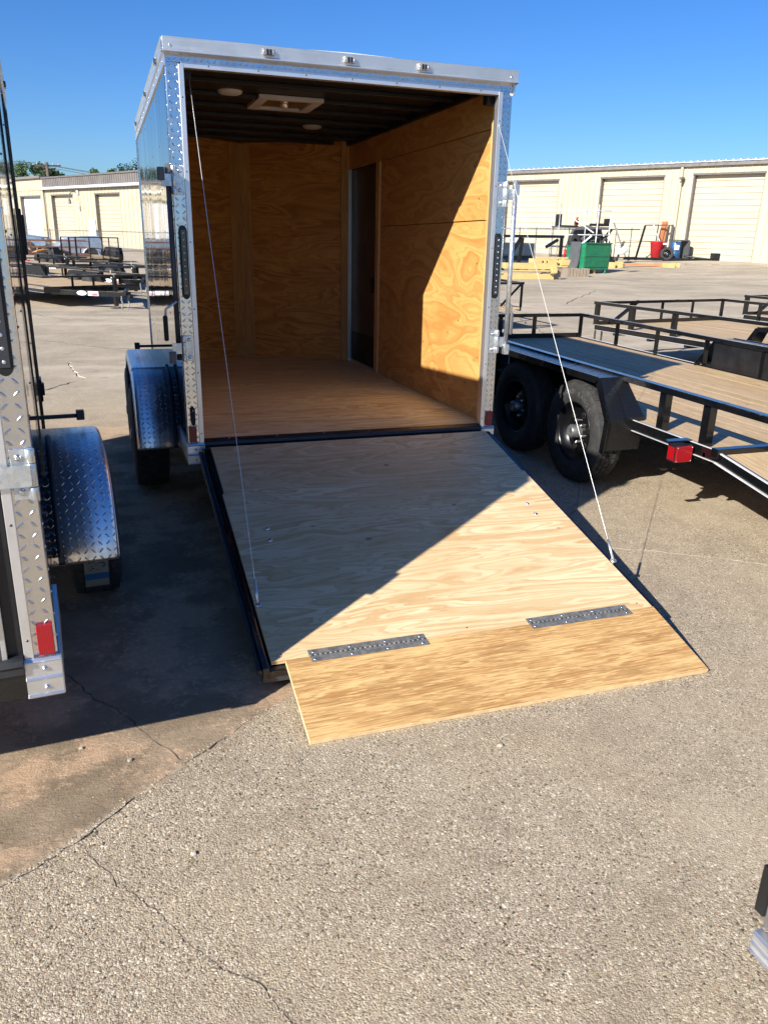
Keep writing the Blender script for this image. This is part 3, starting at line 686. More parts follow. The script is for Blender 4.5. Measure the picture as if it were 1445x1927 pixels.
        if is_open:
            xb = f(-.052) if s > 0 else f(-.018); yb_ = -.02 if s > 0 else .025
            MB().tube([(xb, yb_, .955), (xb, yb_, 1.915)], .0135, 12).build('lock_bar', 'zinc' if s > 0 else 'grey_steel', T)
            for z in (.975, 1.865): box('cam_latch', (f(-.038), -.035, z - .03), (f(-.072), -.002, z + .03), 'zinc' if s > 0 else 'grey_steel', T, .004)
            MB().tube([(xb, -.02, 1.26), (f(-.075), -.02, 1.22), (f(-.08), -.02, 1.17)], .006, 8).build('handle_arm', 'zinc', T)
            MB().box((f(-.068), -.03, 1.06), (f(-.092), -.01, 1.19)).build('bar_handle', 'grey_steel' if s > 0 else 'black_matt', T, .008)
        else:
            xb = f(.165)
            MB().tube([(xb, -.035, .60), (xb, -.035, 2.2)], .0145, 12).build('lock_bar', 'zinc', T)
        if s < 0 and is_open:
            MB().prism([(f(.030 + .013 * cos(a)), (.68 if sin(a) >= 0 else .635) + .03 * sin(a)) for a in [2 * pi * i / 16 for i in range(16)]], -.03, -.007, 'y').build('door_latch', 'black_matt', T, .006)
            MB().dome((f(.030), -.03, .69), .004, .003).build('bolt', 'bolt', T)
        # fender
        half = [(0, .36), (.015, .44), (.05, .54), (.10, .63), (.17, .71), (.26, .765), (.37, .79), (.48, .80)]
        prof = [(fy + a, .36 + (b - .36) * (ft - .36) / .44) for a, b in half] + [(fy + FL_ - a, .36 + (b - .36) * (ft - .36) / .44) for a, b in reversed(half)]
        # smooth the arc
        import itertools
        def cat_rom(P, n=4):
            out = []
            for i in range(len(P) - 1):
                p0, p1, p2, p3 = P[max(i - 1, 0)], P[i], P[i + 1], P[min(i + 2, len(P) - 1)]
                for k in range(n):
                    t = k / n
                    out.append(tuple(.5 * (2 * b + (c - a) * t + (2 * a - 5 * b + 4 * c - d) * t * t + (3 * b - a - 3 * c + d) * t ** 3) for a, b, c, d in zip(p0, p1, p2, p3)))
            return out + [P[-1]]
        pp = cat_rom(prof)
        mb = MB(); wf = .25
        cs = [(.0, 0.0), (-.005, 0), (wf - .022, 0), (wf - .008, -.004), (wf, -.016), (wf + .002, -.045)]  # (outward, drop)
        L = 0; rows = []
        for i, (y, z) in enumerate(pp):
            a, b = pp[max(i - 1, 0)], pp[min(i + 1, len(pp) - 1)]; d = Vector((b[0] - a[0], b[1] - a[1])).normalized(); nr = Vector((-d.y, d.x))
            if i: L += sqrt((y - pp[i - 1][0]) ** 2 + (z - pp[i - 1][1]) ** 2)
            rows.append(([(x0 + s * o_, y + nr.x * dp, z + nr.y * dp) for o_, dp in cs[1:]], L))
        cu = [0, .233, .25, .27, .30]
        for (ra, La_), (rb, Lb_) in zip(rows[:-1], rows[1:]):
            for k in range(len(ra) - 1):
                mb.face([ra[k], ra[k + 1], rb[k + 1], rb[k]], [(cu[k], La_), (cu[k + 1], La_), (cu[k + 1], Lb_), (cu[k], Lb_)], True)
        fo = mb.build('fender', 'chrome_plate', T); so = fo.modifiers.new('solid', 'SOLIDIFY'); so.thickness = .003; so.offset = -1
        MB().tube([(x0 + s * (wf + .002), r[0][-1][1], r[0][-1][2]) for r in rows], .004, 6).build('fender_bead', 'alu', fo)
        MB().tube([(x0 + s * .03, y + .0, z + .006) for (y, z) in pp[:28]], .012, 6).build('fender_seal', 'rubber', fo)
        h = MB().box((x0, fy + FL_ * .6, ft + .045), (x0 + s * .16, fy + FL_ * .6 + .02, ft + .062)).box((x0 + s * .16, fy + FL_ * .6 - .01, ft + .035), (x0 + s * .195, fy + FL_ * .6 + .03, ft + .078)); h.build('door_holdback', 'rubber', T, .003)
        # wheel arch inner wall, tyres
        for k, yc in enumerate([fy + q for q in axles]):
            w_ = make_wheel(T, .335, .215, s, True); w_.location = (x0 + s * .168, yc, .333 if rx == 0 else .333 + .02 * yc)
            if s > 0 and not is_open and k == 0:
                m5 = MB()
                def seg(mb_, xa, xb, t0, t1, rad=.338, n=6):
                    for i in range(n):
                        a0_, a1_ = t0 + (t1 - t0) * i / n, t0 + (t1 - t0) * (i + 1) / n
                        mb_.face([(xa, -rad * cos(a0_), rad * sin(a0_)), (xb, -rad * cos(a0_), rad * sin(a0_)), (xb, -rad * cos(a1_), rad * sin(a1_)), (xa, -rad * cos(a1_), rad * sin(a1_))])
                seg(m5, -.055, .045, radians(-42), radians(-2)); st = m5.build('tyre_label', 'label_paper', w_)
                so_ = st.modifiers.new('solid', 'SOLIDIFY'); so_.thickness = .001
                m6 = MB(); seg(m6, -.054, .044, radians(-32), radians(-25), .3395, 3); m6.build('label_band', 'sticker_blue', w_)
                m7 = MB(); r7 = random.Random(5)
                for q in range(70):
                    tt = radians(r7.uniform(-22, -4)); xx = r7.uniform(-.045, .03)
                    seg(m7, xx, xx + r7.uniform(.002, .009), tt, tt + r7.uniform(.006, .018), .3395, 1)
                m7.build('label_print', 'black_matt', w_)
    mb = MB()
    for k, yc in enumerate([fy + q for q in axles]): mb.tube([(.02, yc, .33), (W - .02, yc, .33)], .03, 10)
    mb.build('axle', 'black_satin', T)
    # threshold
    MB().prism([(-.035, .49), (-.045, .50), (-.04, .515), (-.03, .520), (.026, .5225), (.026, .47), (-.035, .47)], .085, W - .085, 'x').build('threshold_seal', 'rubber', T, .001)
    mb = MB()
    for k in range(6): mb.dome((.22 + k * .27, .0, .5222), .005, .003, (0, 0, 1))
    tag(mb.build('screw', 'bolt', T), kind='stuff')
    box('rear_beam', (.086, -.02, .392), (W - .086, .08, .468), 'black_paint', T)
    return T

def loc_for(rx, rz, p):
    """empty location so that the body pitches about (y=0,z=.55)"""
    off = Matrix.Rotation(rx, 3, 'X') @ Vector((0, 0, .55)); v = Vector((0, 0, .55)) - off
    return Vector(p) + Matrix.Rotation(rz, 3, 'Z') @ v
RXC = radians(-1.141)
C = enclosed('enclosed_trailer', 'black cargo trailer in the middle, plywood ramp door lowered, wood lined inside', 'trailer', loc_for(RXC, 0, (0, 0, 0)), RXC, 0, 2.455, .50, True)

# ramp door of the open trailer (built in the trailer's own frame)
Minv = (Matrix.Translation(C.location) @ Matrix.Rotation(RXC, 4, 'X')).inverted()
yt, zt, yb, zb = -.071, .494, -1.765, .117
dR = Vector((0, yb - yt, zb - zt)); LR = dR.length; dR.normalize(); nR = Vector((0, -dR.z, dR.y)) * -1
if nR.z < 0: nR = -nR
def ramp_m(y0=yt, z0=zt, d=dR, n=nR):
    return Minv @ Matrix(((1, 0, 0, 0), (0, -d.y, n.y, y0), (0, -d.z, n.z, z0), (0, 0, 0, 1)))
RM = ramp_m()      # local: x, y (0 at hinge, negative down the ramp), z above the plywood face
def rbox(name, a, b, mat, parent, bevel=0, M=RM):
    o = box(name, a, b, mat, parent, bevel); o.matrix_parent_inverse = Matrix(); o.matrix_basis = M if parent is C else Matrix(); return o
rd = box('ramp_door', (.062, -LR - .028, -.075), (W - .045, -.0, -.052), 'grey_sheet', C); rd.matrix_basis = RM
mbf = MB()
mbf.box((.060, -LR - .03, -.052), (.085, -.0, -.004)); mbf.box((W - .068, -LR - .03, -.052), (W - .043, -.0, -.004)); mbf.box((.085, -LR - .03, -.052), (W - .068, -LR + .02, -.022))
mbf.build('ramp_frame', 'black_paint', rd, .003)
for a_, b_ in ((.040, .060), (W - .043, W - .028)): MB().box((a_, -LR - .03, -.03), (b_, -.02, -.010)).build('ramp_seal', 'rubber', rd, .006)
box('ramp_sheet', (.108, -.50, -.018), (1.757, -.0, 0), 'ply_ramp', rd, .0015)
box('ramp_sheet', (.098, -LR, -.018), (1.768, -.503, 0.0006), 'ply_ramp', rd, .0015)
for (x, y) in ((.255, -.90), (.248, -.995), (1.614, -.895), (1.612, -.992)):
    MB().dome((x, -(abs(y) - .071) / -dR.y, .0006), .011, .005, (0, 0, 1), 12).build('carriage_bolt', 'bolt', rd)
for x in (.14, .9, 1.2, 1.71): MB().dome((x, -LR + .03, .0006), .004, .0015, (0, 0, 1), 8).build('screw', 'bolt_dark', rd)
# cable eyes
for x in (.108, 1.775):
    MB().tube([(x + .012 * cos(a), -1.41 + .012 * sin(a), .014) for a in [2 * pi * i / 12 for i in range(13)]], .004, 6).lathe([(-.02, .006), (.02, .006)], (x, -1.41, -.0), 'z', 8).build('cable_eye', 'zinc', rd)
# flap
yf, zf_ = -2.14, .0185
dF = Vector((0, yf - yb, zf_ - zb)); LF = dF.length; dF.normalize(); nF = Vector((0, -dF.z, dF.y));
if nF.z < 0: nF = -nF
FMw = Matrix(((1, 0, 0, 0), (0, -dF.y, nF.y, yb - .004), (0, -dF.z, nF.z, zb), (0, 0, 0, 1)))
FM = RM.inverted() @ Minv @ FMw
fl = box('ramp_flap', (.150, -LF, -.018), (1.772, 0, 0), 'ply_flap', rd, .001); fl.matrix_basis = FM
me = fl.data; me.materials.append(MAT['ply_edge'])
for p in me.polygons:
    if abs(p.normal.z) < .5: p.material_index = 1
for xa, xb in ((.24, .71), (1.165, 1.645)):
    MB().box((xa, -LR + .001, .001), (xb, -LR + .031, .0035)).box((xa + .004, -LR - .034, .001), (xb + .004, -LR - .003, .0030)).build('strap_hinge', 'strap_steel', rd, .0005)
    h = MB(); n = 24
    for k in range(n): h.tube([(xa + (xb - xa) * k / n, -LR - .001, .004), (xa + (xb - xa) * (k + .85) / n, -LR - .001, .004)], .0035 if k % 2 else .003, 6)
    h.build('hinge_pin', 'strap_steel', rd)
    for k in range(4):
        x = xa + .02 + k * (xb - xa - .04) / 3
        for dy in (.019, -.021): MB().dome((x, -LR + dy, .0033), .006, .002, (0, 0, 1), 10).build('screw', 'bolt', rd)
# cables (wire rope from the spring inside the header to the ramp edge)
for xt, xb_ in ((.115, .108), (1.755, 1.775)):
    p1 = RM @ Vector((xb_, -1.41, .014)); p0 = Vector((xt, .08, 2.33))
    pts = [p0.lerp(p1, k / 14) + Vector((0, 0, -.012 * sin(pi * k / 14))) for k in range(15)]
    o = MB().tube(pts, .0016, 6).build('ramp_cable', 'cable', C)
    MB().tube([pts[-2].lerp(pts[-1], .45), pts[-1]], .006, 8).build('cable_clamp', 'zinc', C)
    box('cable_guide', (xt - .04, .06, 2.30), (xt + .01, .12, 2.36), 'black_matt', C, .006)

# left neighbour, ramp door shut
RXL, RZL = radians(-1.5), radians(4.0)
cl = Vector((-.578, -2.2, 0)) - Matrix.Rotation(RZL, 3, 'Z') @ Vector((W, 0, 0))
D = enclosed('enclosed_trailer', 'black enclosed cargo trailer at the left edge with its grey ramp door shut', 'trailer', loc_for(RXL, RZL, cl), RXL, RZL, 2.38, 1.05, False, 1.06, .785, (.53,))
box('ramp_door', (.13, -.022, .505), (W - .13, -.004, 2.26), 'grey_sheet', D)
for a, b in (((W - .135, -.028, .478), (W - .122, -.006, 2.27)), ((.122, -.028, .478), (.135, -.006, 2.27)), ((.122, -.029, .472), (W - .122, -.0065, .508))): box('door_edge_trim', a, b, 'alu', D, .002)
for k in range(6): MB().dome((W - .15 - k * .3, -.029, .488), .007, .006).build('bolt', 'bolt', D)
MB().box((.086, -.012, .39), (W - .086, -.002, .47)).box((W - .122, -.012, .47), (W - .085, -.002, 2.3)).box((.085, -.012, .47), (.122, -.002, 2.3)).build('door_seal', 'black_satin', D, .002)

for z0, z1 in ((.71, .84), (1.50, 1.77)):
    MB().box((W + .004, 2.86, z0), (W + .022, 3.0, z1)).box((W + .010, 2.90, z0 + .03), (W + .034, 2.97, z1 - .03)).build('side_hinge', 'black_satin', D, .004)
for yy in (1.21, 2.41, 2.8): MB().box((W + .004, yy, .42), (W + .009, yy + .03, 2.26)).build('reflection_strip', 'black_satin', D)  # black strips added to imitate dark streaks mirrored in the polished side
# corner of a third enclosed trailer at the lower right edge of the view
E3 = empty('cargo_trailer', (.708, -3.47, 0), 0, 'grey metal corner of a low trailer cut off at the lower right edge', 'trailer')
box('wall', (.004, -1.9, .42), (.9, 0, .535), 'black_sheet', E3)
box('corner_post', (-.006, -.5, .405), (.05, .0, .535), 'panel_grey', E3, .003)
box('edge_trim', (-.012, -.001, .43), (.05, .02, .535), 'black_satin', E3)
cap_ = MB().prism([(y_, .355 + (z_ - .30) * .39) for y_, z_ in [(-.006, .30), (-.026, .30), (-.030, .306), (-.024, .312), (-.024, .35), (-.030, .356), (-.024, .362), (-.022, .40), (-.028, .408), (-.022, .418), (-.006, .418)]], 0, 1.9, 'x').build('bumper_cap', 'alu', E3)
cap_.rotation_euler = (0, 0, radians(-90))
box('frame_rail', (.004, -1.9, .34), (.9, -.01, .415), 'black_paint', E3)
for k in range(8): MB().dome((-.006, -.05 - k * .2, .45), .004, .003, (-1, 0, 0)).build('screw', 'bolt', E3)
for yy in (-.5, -1.3):
    wv = make_wheel(E3, .33, .2, -1, False); wv.location = (.15, yy, .33)
# ------------------------------------------------------------------ flat deck utility trailers
def flat(name, label, loc, rz, w=2.105, L=5.2, zr=.78, zd=.5, detail=True, fend=True, posts_near=None, posts_far=None, rear_drop=True, yfen=.06, tongue=True, stickers=False, scale=1, gate=False, group='black flat deck utility trailers'):
    """x 0..w, front rail at y=L0, rear at smaller y; origin at front-left corner, deck goes to -y"""
    T = empty(name, loc, rz, label, 'trailer', group, scale=scale)
    L = L
    # frame channels; sun glint painted as a pale colour on the flanges
    for x, s in ((0, -1), (w, 1)):
        f = lambda d: x + s * d
        box('side_channel', (f(0), -L, zd - .065), (f(-.012), .0, zd + .006), 'black_paint', T, .001)
        MB().box((f(.014), -L, zd + .0045), (f(.0), 0, zd + .0085)).box((f(.014), -L, zd - .065), (f(0), 0, zd - .0615)).build('channel_flange', 'glint_edge', T, .001)
    box('front_channel', (.0, -.012, zd - .065), (w, .0, zd + .05), 'black_paint', T, .002)
    for k in range(int(L / .6)): box('cross_member', (.013, -.6 * k - .4, zd - .10), (w - .013, -.6 * k - .35, zd - .045), 'black_satin', T)
    # rails
    for x in (0, w): MB().box((x - .028, -L, zr - .038), (x + .028, .028, zr)).build('top_rail', 'black_paint', T, .003)
    box('front_rail', (.029, -.028, zr - .0385), (w - .029, .028, zr - .0005), 'black_paint', T, .003)
    for x, ps, s in ((0, posts_near or [0], 1), (w, posts_far or [0], -1)):
        for y in ps:
            MB().box((x - .003, y - .03, zd + .0), (x + .003, y + .03, zr - .038)).box((x + s * .003, y - .03, zd), (x + s * .045, y - .024, zr - .038)).build('rail_post', 'black_paint', T)
    for x in (.62, w / 2 + .0, w - .62): MB().box((x - .025, -.003, zd + .05), (x + .025, .003, zr - .039)).build('rail_post', 'black_paint', T)
    # deck boards, lengthwise
    n = 15; bw = (w - .05) / n; zt_ = zd - .002
    Lf = L if not rear_drop else L
    src = MB().box((0, -Lf, -.035), (bw - .006, -.014, 0)).build('deck_board', 'deck', T); src.location = (.025, 0, zt_)
    for k in range(1, n): dup(src, T, (.025 + bw * k, 0, zt_ + random.uniform(-.0015, .0015)))
    if fend:
        for s, x0 in ((-1, 0), (1, w)):
            f = lambda d: x0 + s * d
            y0 = yfen; y1 = y0 - 0
            prof = [(y0 - .13, .31), (y0 - .15, .53), (y0, .765), (y0 + 1.62, .765), (y0 + 1.77, .53), (y0 + 1.75, .31)]
            th = .004
            mb = MB(); wd = .21
            pr = prof + [(p[0] + (.005 if i < 3 else -.005), p[1] - (th if 1 < i < 4 else 0)) for i, p in reversed(list(enumerate(prof)))]
            # sheet, each facet separately so the shell stays open below
            L_ = 0
            for (p, q) in zip(prof[:-1], prof[1:]):
                d = sqrt((p[0] - q[0]) ** 2 + (p[1] - q[1]) ** 2)
                mb.cur = 0 if not (p[1] > .76 and q[1] > .76) else 1
                ip = -.0 if p[1] > .76 else -.07; iq = -.0 if q[1] > .76 else -.07
                mb.face([(f(ip), p[0], p[1]), (f(wd), p[0], p[1]), (f(wd), q[0], q[1]), (f(iq), q[0], q[1])], [(0, L_), (wd, L_), (wd, L_ + d), (0, L_ + d)]); L_ += d
            mb.cur = 0
            fo = mb.build('fender', ['black_plate', 'tread_plate'], T, merge=True)
            sm = fo.modifiers.new('solid', 'SOLIDIFY'); sm.thickness = .004; sm.offset = 0
            box('fender_backing', (f(-.004), y0 - .13, .31), (f(.0), y0 + 1.75, .53), 'black_satin', fo); box('fender_backing', (f(-.004), y0 - .0, .532), (f(.0), y0 + 1.62, .76), 'black_satin', fo)
            # outer skirt
            for (p, q) in zip(prof[:-1], prof[1:]):
                MB().bar((f(wd), p[0], p[1] - .015), (f(wd), q[0], q[1] - .015), .006, .045).build('fender_lip', 'black_paint', fo)
            if detail:
                mb = MB()
                for (p, q) in zip(prof[:2], prof[1:3]):
                    for k in range(9):
                        t = (k + .5) / 9; mb.dome((f(wd - .004), p[0] + (q[0] - p[0]) * t, p[1] + (q[1] - p[1]) * t + .003), .003, .002, (0, -1, .3), 6)
                mb.build('weld_bead', 'bolt', fo)
            for k, yc in enumerate((y0 + .25, y0 + 1.10)):
                w_ = make_wheel(T, .355, .20, s, detail, letters=(detail and s < 0 and k == 0)); w_.location = (f(.115), yc, .353)
        mb = MB()
        for yc in (yfen + .25, yfen + 1.14): mb.tube([(-.1, yc, .35), (w + .1, yc, .35)], .03, 8)
        mb.build('axle', 'black_satin', T)
        for x in (.1, w - .1): MB().box((x, yfen - .1, .36), (x + .03, yfen + 1.7, .44)).build('spring_hanger', 'black_satin', T)
    if tongue:
        zc = zd - .06
        for x, s in ((.25, 1), (w - .25, -1)): MB().bar((x, -.2, zc), (w / 2 - s * .02, 1.22, zc), .05, .10).build('tongue_beam', 'black_paint', T, .003)
        co = MB().box((w / 2 - .06, 1.12, zc - .02), (w / 2 + .06, 1.32, zc + .06)).tube([(w / 2, 1.30, zc - .03), (w / 2, 1.42, zc - .03)], .045, 10).bar((w / 2, 1.2, zc + .05), (w / 2, 1.38, zc + .12), .02, .03).build('coupler', 'black_satin', T, .005)
        jk = MB().box((w / 2 - .035, .80, .05), (w / 2 + .035, .87, zc + .32)).build('jack', 'black_paint', T, .004)
        MB().box((w / 2 - .09, .75, .0), (w / 2 + .09, .92, .012)).build('jack_foot', 'black_paint', jk)
        MB().tube([(w / 2, .835, zc + .32), (w / 2, .835, zc + .36), (w / 2 + .05, .80, zc + .38), (w / 2 + .05, .80, zc + .46)], .01, 8).tube([(w / 2 - .01, .79, zc + .30), (w / 2 + .04, .76, zc + .30)], .02, 8).build('jack_crank', 'light_steel', jk)
        for s in (-1, 1):
            mb = MB(); nlk = 9
            for k in range(nlk):
                z0 = zc - .05 - k * (zc - .06) / nlk; a = (k % 2) * pi / 2
                cx, cy = w / 2 + s * .09 + .01 * sin(k), 1.18 + s * .03
                mb.tube([(cx + cos(a) * .012 * cos(t), cy + sin(a) * .012 * cos(t), z0 + .028 * sin(t)) for t in [2 * pi * i / 8 for i in range(9)]], .005, 5, caps=False)
            mb.build('safety_chain', 'light_steel', T)
        MB().bar((w / 2 - .45, -.0, zr - .04), (w / 2 - .09, .72, zc + .05), .05, .03).build('tongue_brace', 'black_paint', T)
    return T

# nearest flat trailer
T1 = flat('flat_trailer', 'nearest black flat deck trailer with bare plank deck and tread plate fender beside the ramp', (2.815, 3.93, 0), radians(0), L=4.80, zr=.78, zd=.505,
          posts_near=[0, -.73, -1.4, -4.27, -4.66], posts_far=[0, -.73, -1.42, -2.15, -2.85, -3.6, -4.4], yfen=.06 - 3.93 + .0, tongue=True)
# dovetail behind the crossbar
dv = Matrix.Translation((0, -4.80, 0)) @ Matrix.Rotation(radians(9), 4, 'X')
o = MB().box((-.03, -4.83, .47), (2.135, -4.775, .525)).build('rear_crossbar', 'black_paint', T1, .003)
n = 15; bw = (2.105 - .05) / n
for k in range(n):
    o = MB().box((0, -1.5, -.035), (bw - .006, -.035, 0)).build('deck_board', 'deck', T1); o.matrix_basis = Matrix.Translation((.025 + bw * k, -4.80, .50)) @ Matrix.Rotation(radians(9.5), 4, 'X')
for x, s in ((0, -1), (2.105, 1)):
    o = MB().box((x, -1.6, -.068), (x - s * .012, 0, .003)).build('side_channel', 'black_paint', T1, .001); o.matrix_basis = Matrix.Translation((0, -4.80, .505)) @ Matrix.Rotation(radians(9.5), 4, 'X')
    o = MB().box((x + s * .014, -1.6, -.003), (x, 0, .004)).box((x + s * .014, -1.6, -.068), (x, 0, -.061)).build('channel_flange', 'glint_edge', T1, .001); o.matrix_basis = Matrix.Translation((0, -4.80, .505)) @ Matrix.Rotation(radians(9.5), 4, 'X')
    MB().box((x - .028, -6.3, .742), (x + .028, -4.801, .78)).build('top_rail', 'black_paint', T1, .003)
# tail light outboard of the frame
tl = MB().box((-.145, -4.62, .40), (-.025, -4.55, .50)).build('tail_light_box', 'black_satin', T1, .004)
MB().box((-.143, -4.632, .403), (-.030, -4.6205, .497)).build('rear_lens', 'red_lens', tl, .004)
MB().box((-.1485, -4.615, .41), (-.1455, -4.56, .49)).build('side_lens', 'red_lens', tl, .001)
for dx in (-.137, -.037):
    for z in (.41, .49): MB().dome((dx, -4.632, z), .0035, .003).build('screw', 'bolt', tl)
MB().box((-.17, -4.58, .512), (-.0, -4.53, .52)).box((-.20, -4.60, .345), (-.10, -4.56, .352)).box((-.15, -4.60, .352), (-.13, -4.58, .40)).build('light_bracket', 'black_paint', T1)
MB().box((.0, -4.70, .40), (.06, -4.68, .47)).build('frame_gusset', 'black_paint', T1)

T2 = flat('flat_trailer', 'second black flat deck trailer behind the nearest one, with chains hanging at its corner', (5.90, 5.12, 0), radians(9), w=2.45, L=5.2, zr=.81, zd=.50, detail=False,
          posts_near=[0, -.65, -1.35], posts_far=[0, -.65, -1.35, -2.1], yfen=-4.3, tongue=False)
T2.location = (5.90, 5.12, 0)
for c in T2.children: pass
for dx in (.04, .16):
    mb = MB()
    for k in range(8):
        a = (k % 2) * pi / 2; z0 = .44 - k * .033
        mb.tube([(dx + .012 * cos(a) * cos(t), .02 + .012 * sin(a) * cos(t), z0 + .024 * sin(t)) for t in [2 * pi * i / 8 for i in range(9)]], .005, 5, caps=False)
    mb.build('hanging_chain', 'black_satin', T2)
MB().bar((.75, .0, .80), (.25, -.02, .50), .05, .03).build('corner_brace', 'black_paint', T2)
T3 = copy_tree(T2); T3.location = (9.35, 6.15, 0); T3['label'] = 'third black flat deck trailer, only its front corner showing at the right edge'
T4 = flat('flat_trailer', 'black flat deck trailer mostly hidden behind the open cargo trailer, its rail end showing', (4.5, 12.5, 0), radians(0), w=2.1, L=4.0, zr=.85, zd=.42, detail=False, fend=False, tongue=False, posts_near=[0, -2, -4], posts_far=[0, -1, -2, -3, -3.98])
MB().box((.029, -4.028, .81), (2.07, -3.97, .849)).build('rear_rail', 'black_paint', T4)
MB().bar((1.7, -3.98, .44), (2.06, -3.98, .80), .03, .03).build('corner_brace', 'black_paint', T4)

# left yard: trailers seen nose first (front corners measured on the ground)
def flat_front(P1, P2, **k):
    P1, P2 = Vector(P1), Vector(P2); w = (P2 - P1).length; rz = atan2(P2.y - P1.y, P2.x - P1.x)
    return P1, rz, w
def yard(P1, P2, label, **k):
    P1, P2 = Vector((*P1, 0)), Vector((*P2, 0)); d = P1 - P2; w = d.length; rz = atan2(d.y, d.x)
    return flat('flat_trailer', label, P2, rz, w=w, **k)
T5 = yard((-1.49, 13.43), (.40, 14.50), 'front black flat deck trailer of the left yard group, tongue and chains towards the camera', L=4.2, zr=.62, zd=.36, detail=False, fend=False, posts_near=[-.75, -1.5, -2.3, -3.2, -4.2], posts_far=[-.75, -1.5, -2.3, -3.2, -4.2])
for x_ in (-.02, (Vector((-1.49, 13.43)) - Vector((.40, 14.50))).length + .02):
    MB().prism([(-1.5, .37), (-1.7, .56), (-3.0, .56), (-3.2, .37)], x_ - .07, x_ + .07, 'x').build('fender', 'black_satin', T5, .005)
    for y_ in (-2.0, -2.65): MB().lathe([(-.07, .1), (-.085, .20), (-.06, .245), (.06, .245), (.085, .20), (.07, .1)], (x_ * .9 + .12, y_, .245), 'x', 20).build('wheel', 'tyre', T5)
def stickers(T, x, dy):
    # oval white badge and red and white maker label on the tongue beam facing the camera
    o = MB().prism([(.11 * cos(a) - .12, .045 * sin(a)) for a in [2 * pi * i / 20 for i in range(20)]], 0, .004, 'z').build('oval_label', 'sticker_white', T)
    b = MB().box((.02, -.045, 0), (.25, .04, .003)).build('maker_label', 'sticker_white', T)
    v, f = text_mesh('A', .11, .001); MB().mesh([(p[0] + .07, p[1] - .04, p[2] + .005) for p in v], f).build('label_letter', 'sticker_red', b)
    MB().box((.11, -.005, .003), (.24, .008, .005)).build('label_line', 'black_matt', b); MB().box((.11, -.038, .003), (.24, -.012, .005)).build('label_line', 'sticker_red', b)
    return o, b
def put_labels(T, w, zc, t0=.42):
    p0 = Vector((.25, -.2, zc)); p1 = Vector((w / 2 - .02, 1.22, zc)); d = (p1 - p0).normalized(); n = Vector((-d.y, d.x, 0))
    c = p0.lerp(p1, t0) + n * .027
    # face outward from the left beam; text reads along the beam seen from outside
    M = Matrix(((-d.x, 0, n.x, c.x), (-d.y, 0, n.y, c.y), (-d.z, 1, n.z, c.z), (0, 0, 0, 1)))
    for o in stickers(T, 0, 0): o.matrix_basis = M
def put_labels_r(T, w, zc, t0=.5):
    p0 = Vector((w - .25, -.2, zc)); p1 = Vector((w / 2 + .02, 1.22, zc)); d = (p1 - p0).normalized(); n = Vector((d.y, -d.x, 0))
    c = p0.lerp(p1, t0) + n * .027
    M = Matrix(((d.x, 0, n.x, c.x), (d.y, 0, n.y, c.y), (d.z, 1, n.z, c.z), (0, 0, 0, 1)))
    for o in stickers(T, 0, 0): o.matrix_basis = M
put_labels_r(T5, (Vector((-1.49, 13.43)) - Vector((.40, 14.50))).length, .30)
T6 = copy_tree(T5); T6.location = T5.location + Vector((.55, 4.0, 0)); T6['label'] = 'second black flat deck trailer of the left yard group, just behind the front one'
T7 = copy_tree(T5); T7.location = T5.location + Vector((-1.2, 9.5, 0)); T7['label'] = 'third flat deck trailer of the left yard group, only its rails showing'
# trailer with a raised tailgate
T8 = flat('flat_trailer', 'black utility trailer with an upright mesh tailgate, before the silver trailer', (-2.6, 32.6, 0), radians(14), w=2.15, L=3.6, zr=.68, zd=.40, detail=False, yfen=-3.2, tongue=False, posts_near=[-1, -2], posts_far=[-1, -2])
gt = MB(); w = 2.15
gt.box((0, -3.64, 1.12), (w, -3.60, 1.16)).box((0, -3.64, .30), (w, -3.60, .34)); gt.box((0, -3.64, .34), (.05, -3.60, 1.12)).box((w - .04, -3.64, .34), (w, -3.60, 1.12))
g_ = gt.build('tailgate_frame', 'black_paint', T8)
for x in (.28, .52, 1.03, 1.50, 1.76): box('gate_bar', (x, -3.635, .34), (x + (.06 if x in (.28, .52) else .035), -3.605, 1.12), 'black_paint', g_)
mb = MB()
for k in range(28): mb.box((.05, -3.622, .36 + k * .027), (w - .05, -3.620, .364 + k * .027))
mb.build('gate_mesh', 'grey_steel', g_)

# ------------------------------------------------------------------ other things in the left yard
def vehicle_body(prof, w, mat, name, parent, inset=.12):
    """side profile along x,z, rounded to half width with tumblehome"""
    mb = MB(); n = len(prof); secs = []
    zt = max(p[1] for p in prof)
    for yk, sc_ in ((-.5, .90), (-.47, .975), (-.40, 1.0), (.40, 1.0), (.47, .975), (.5, .90)):
        secs.append([(p[0] * (.985 if sc_ < 1 else 1), yk * w * (1 - inset * max(0, (p[1] - .9)) / max(zt - .9, .1)), .35 + (p[1] - .35) * sc_) for p in prof])
    for a, b in zip(secs[:-1], secs[1:]):
        for i in range(n): mb.face([a[i], a[(i + 1) % n], b[(i + 1) % n], b[i]], smooth=False)
    mb.face(list(reversed(secs[0]))); mb.face(secs[-1])
    return mb.build(name, mat, parent, .02)
PK = empty('parked_pickup', (-5.3, 45.5, 0), radians(-8), 'blue grey pickup with a sloping bonnet parked by the chain link fence', 'pickup')
prof = [(-2.5, .45), (2.3, .45), (2.42, .6), (2.4, .85), (2.2, 1.0), (1.3, 1.12), (.95, 1.17), (.25, 1.62), (-.1, 1.70), (-1.0, 1.70), (-1.25, 1.15), (-2.6, 1.12), (-2.62, .6)]
vehicle_body([(p[0], p[1] * .88) for p in prof], 1.8, 'blue_paint', 'body', PK)
MB().prism([(.93, 1.05), (.33, 1.385), (.33, 1.40), (.95, 1.055)], -.72, .72, 'y').build('windscreen', 'glass', PK)
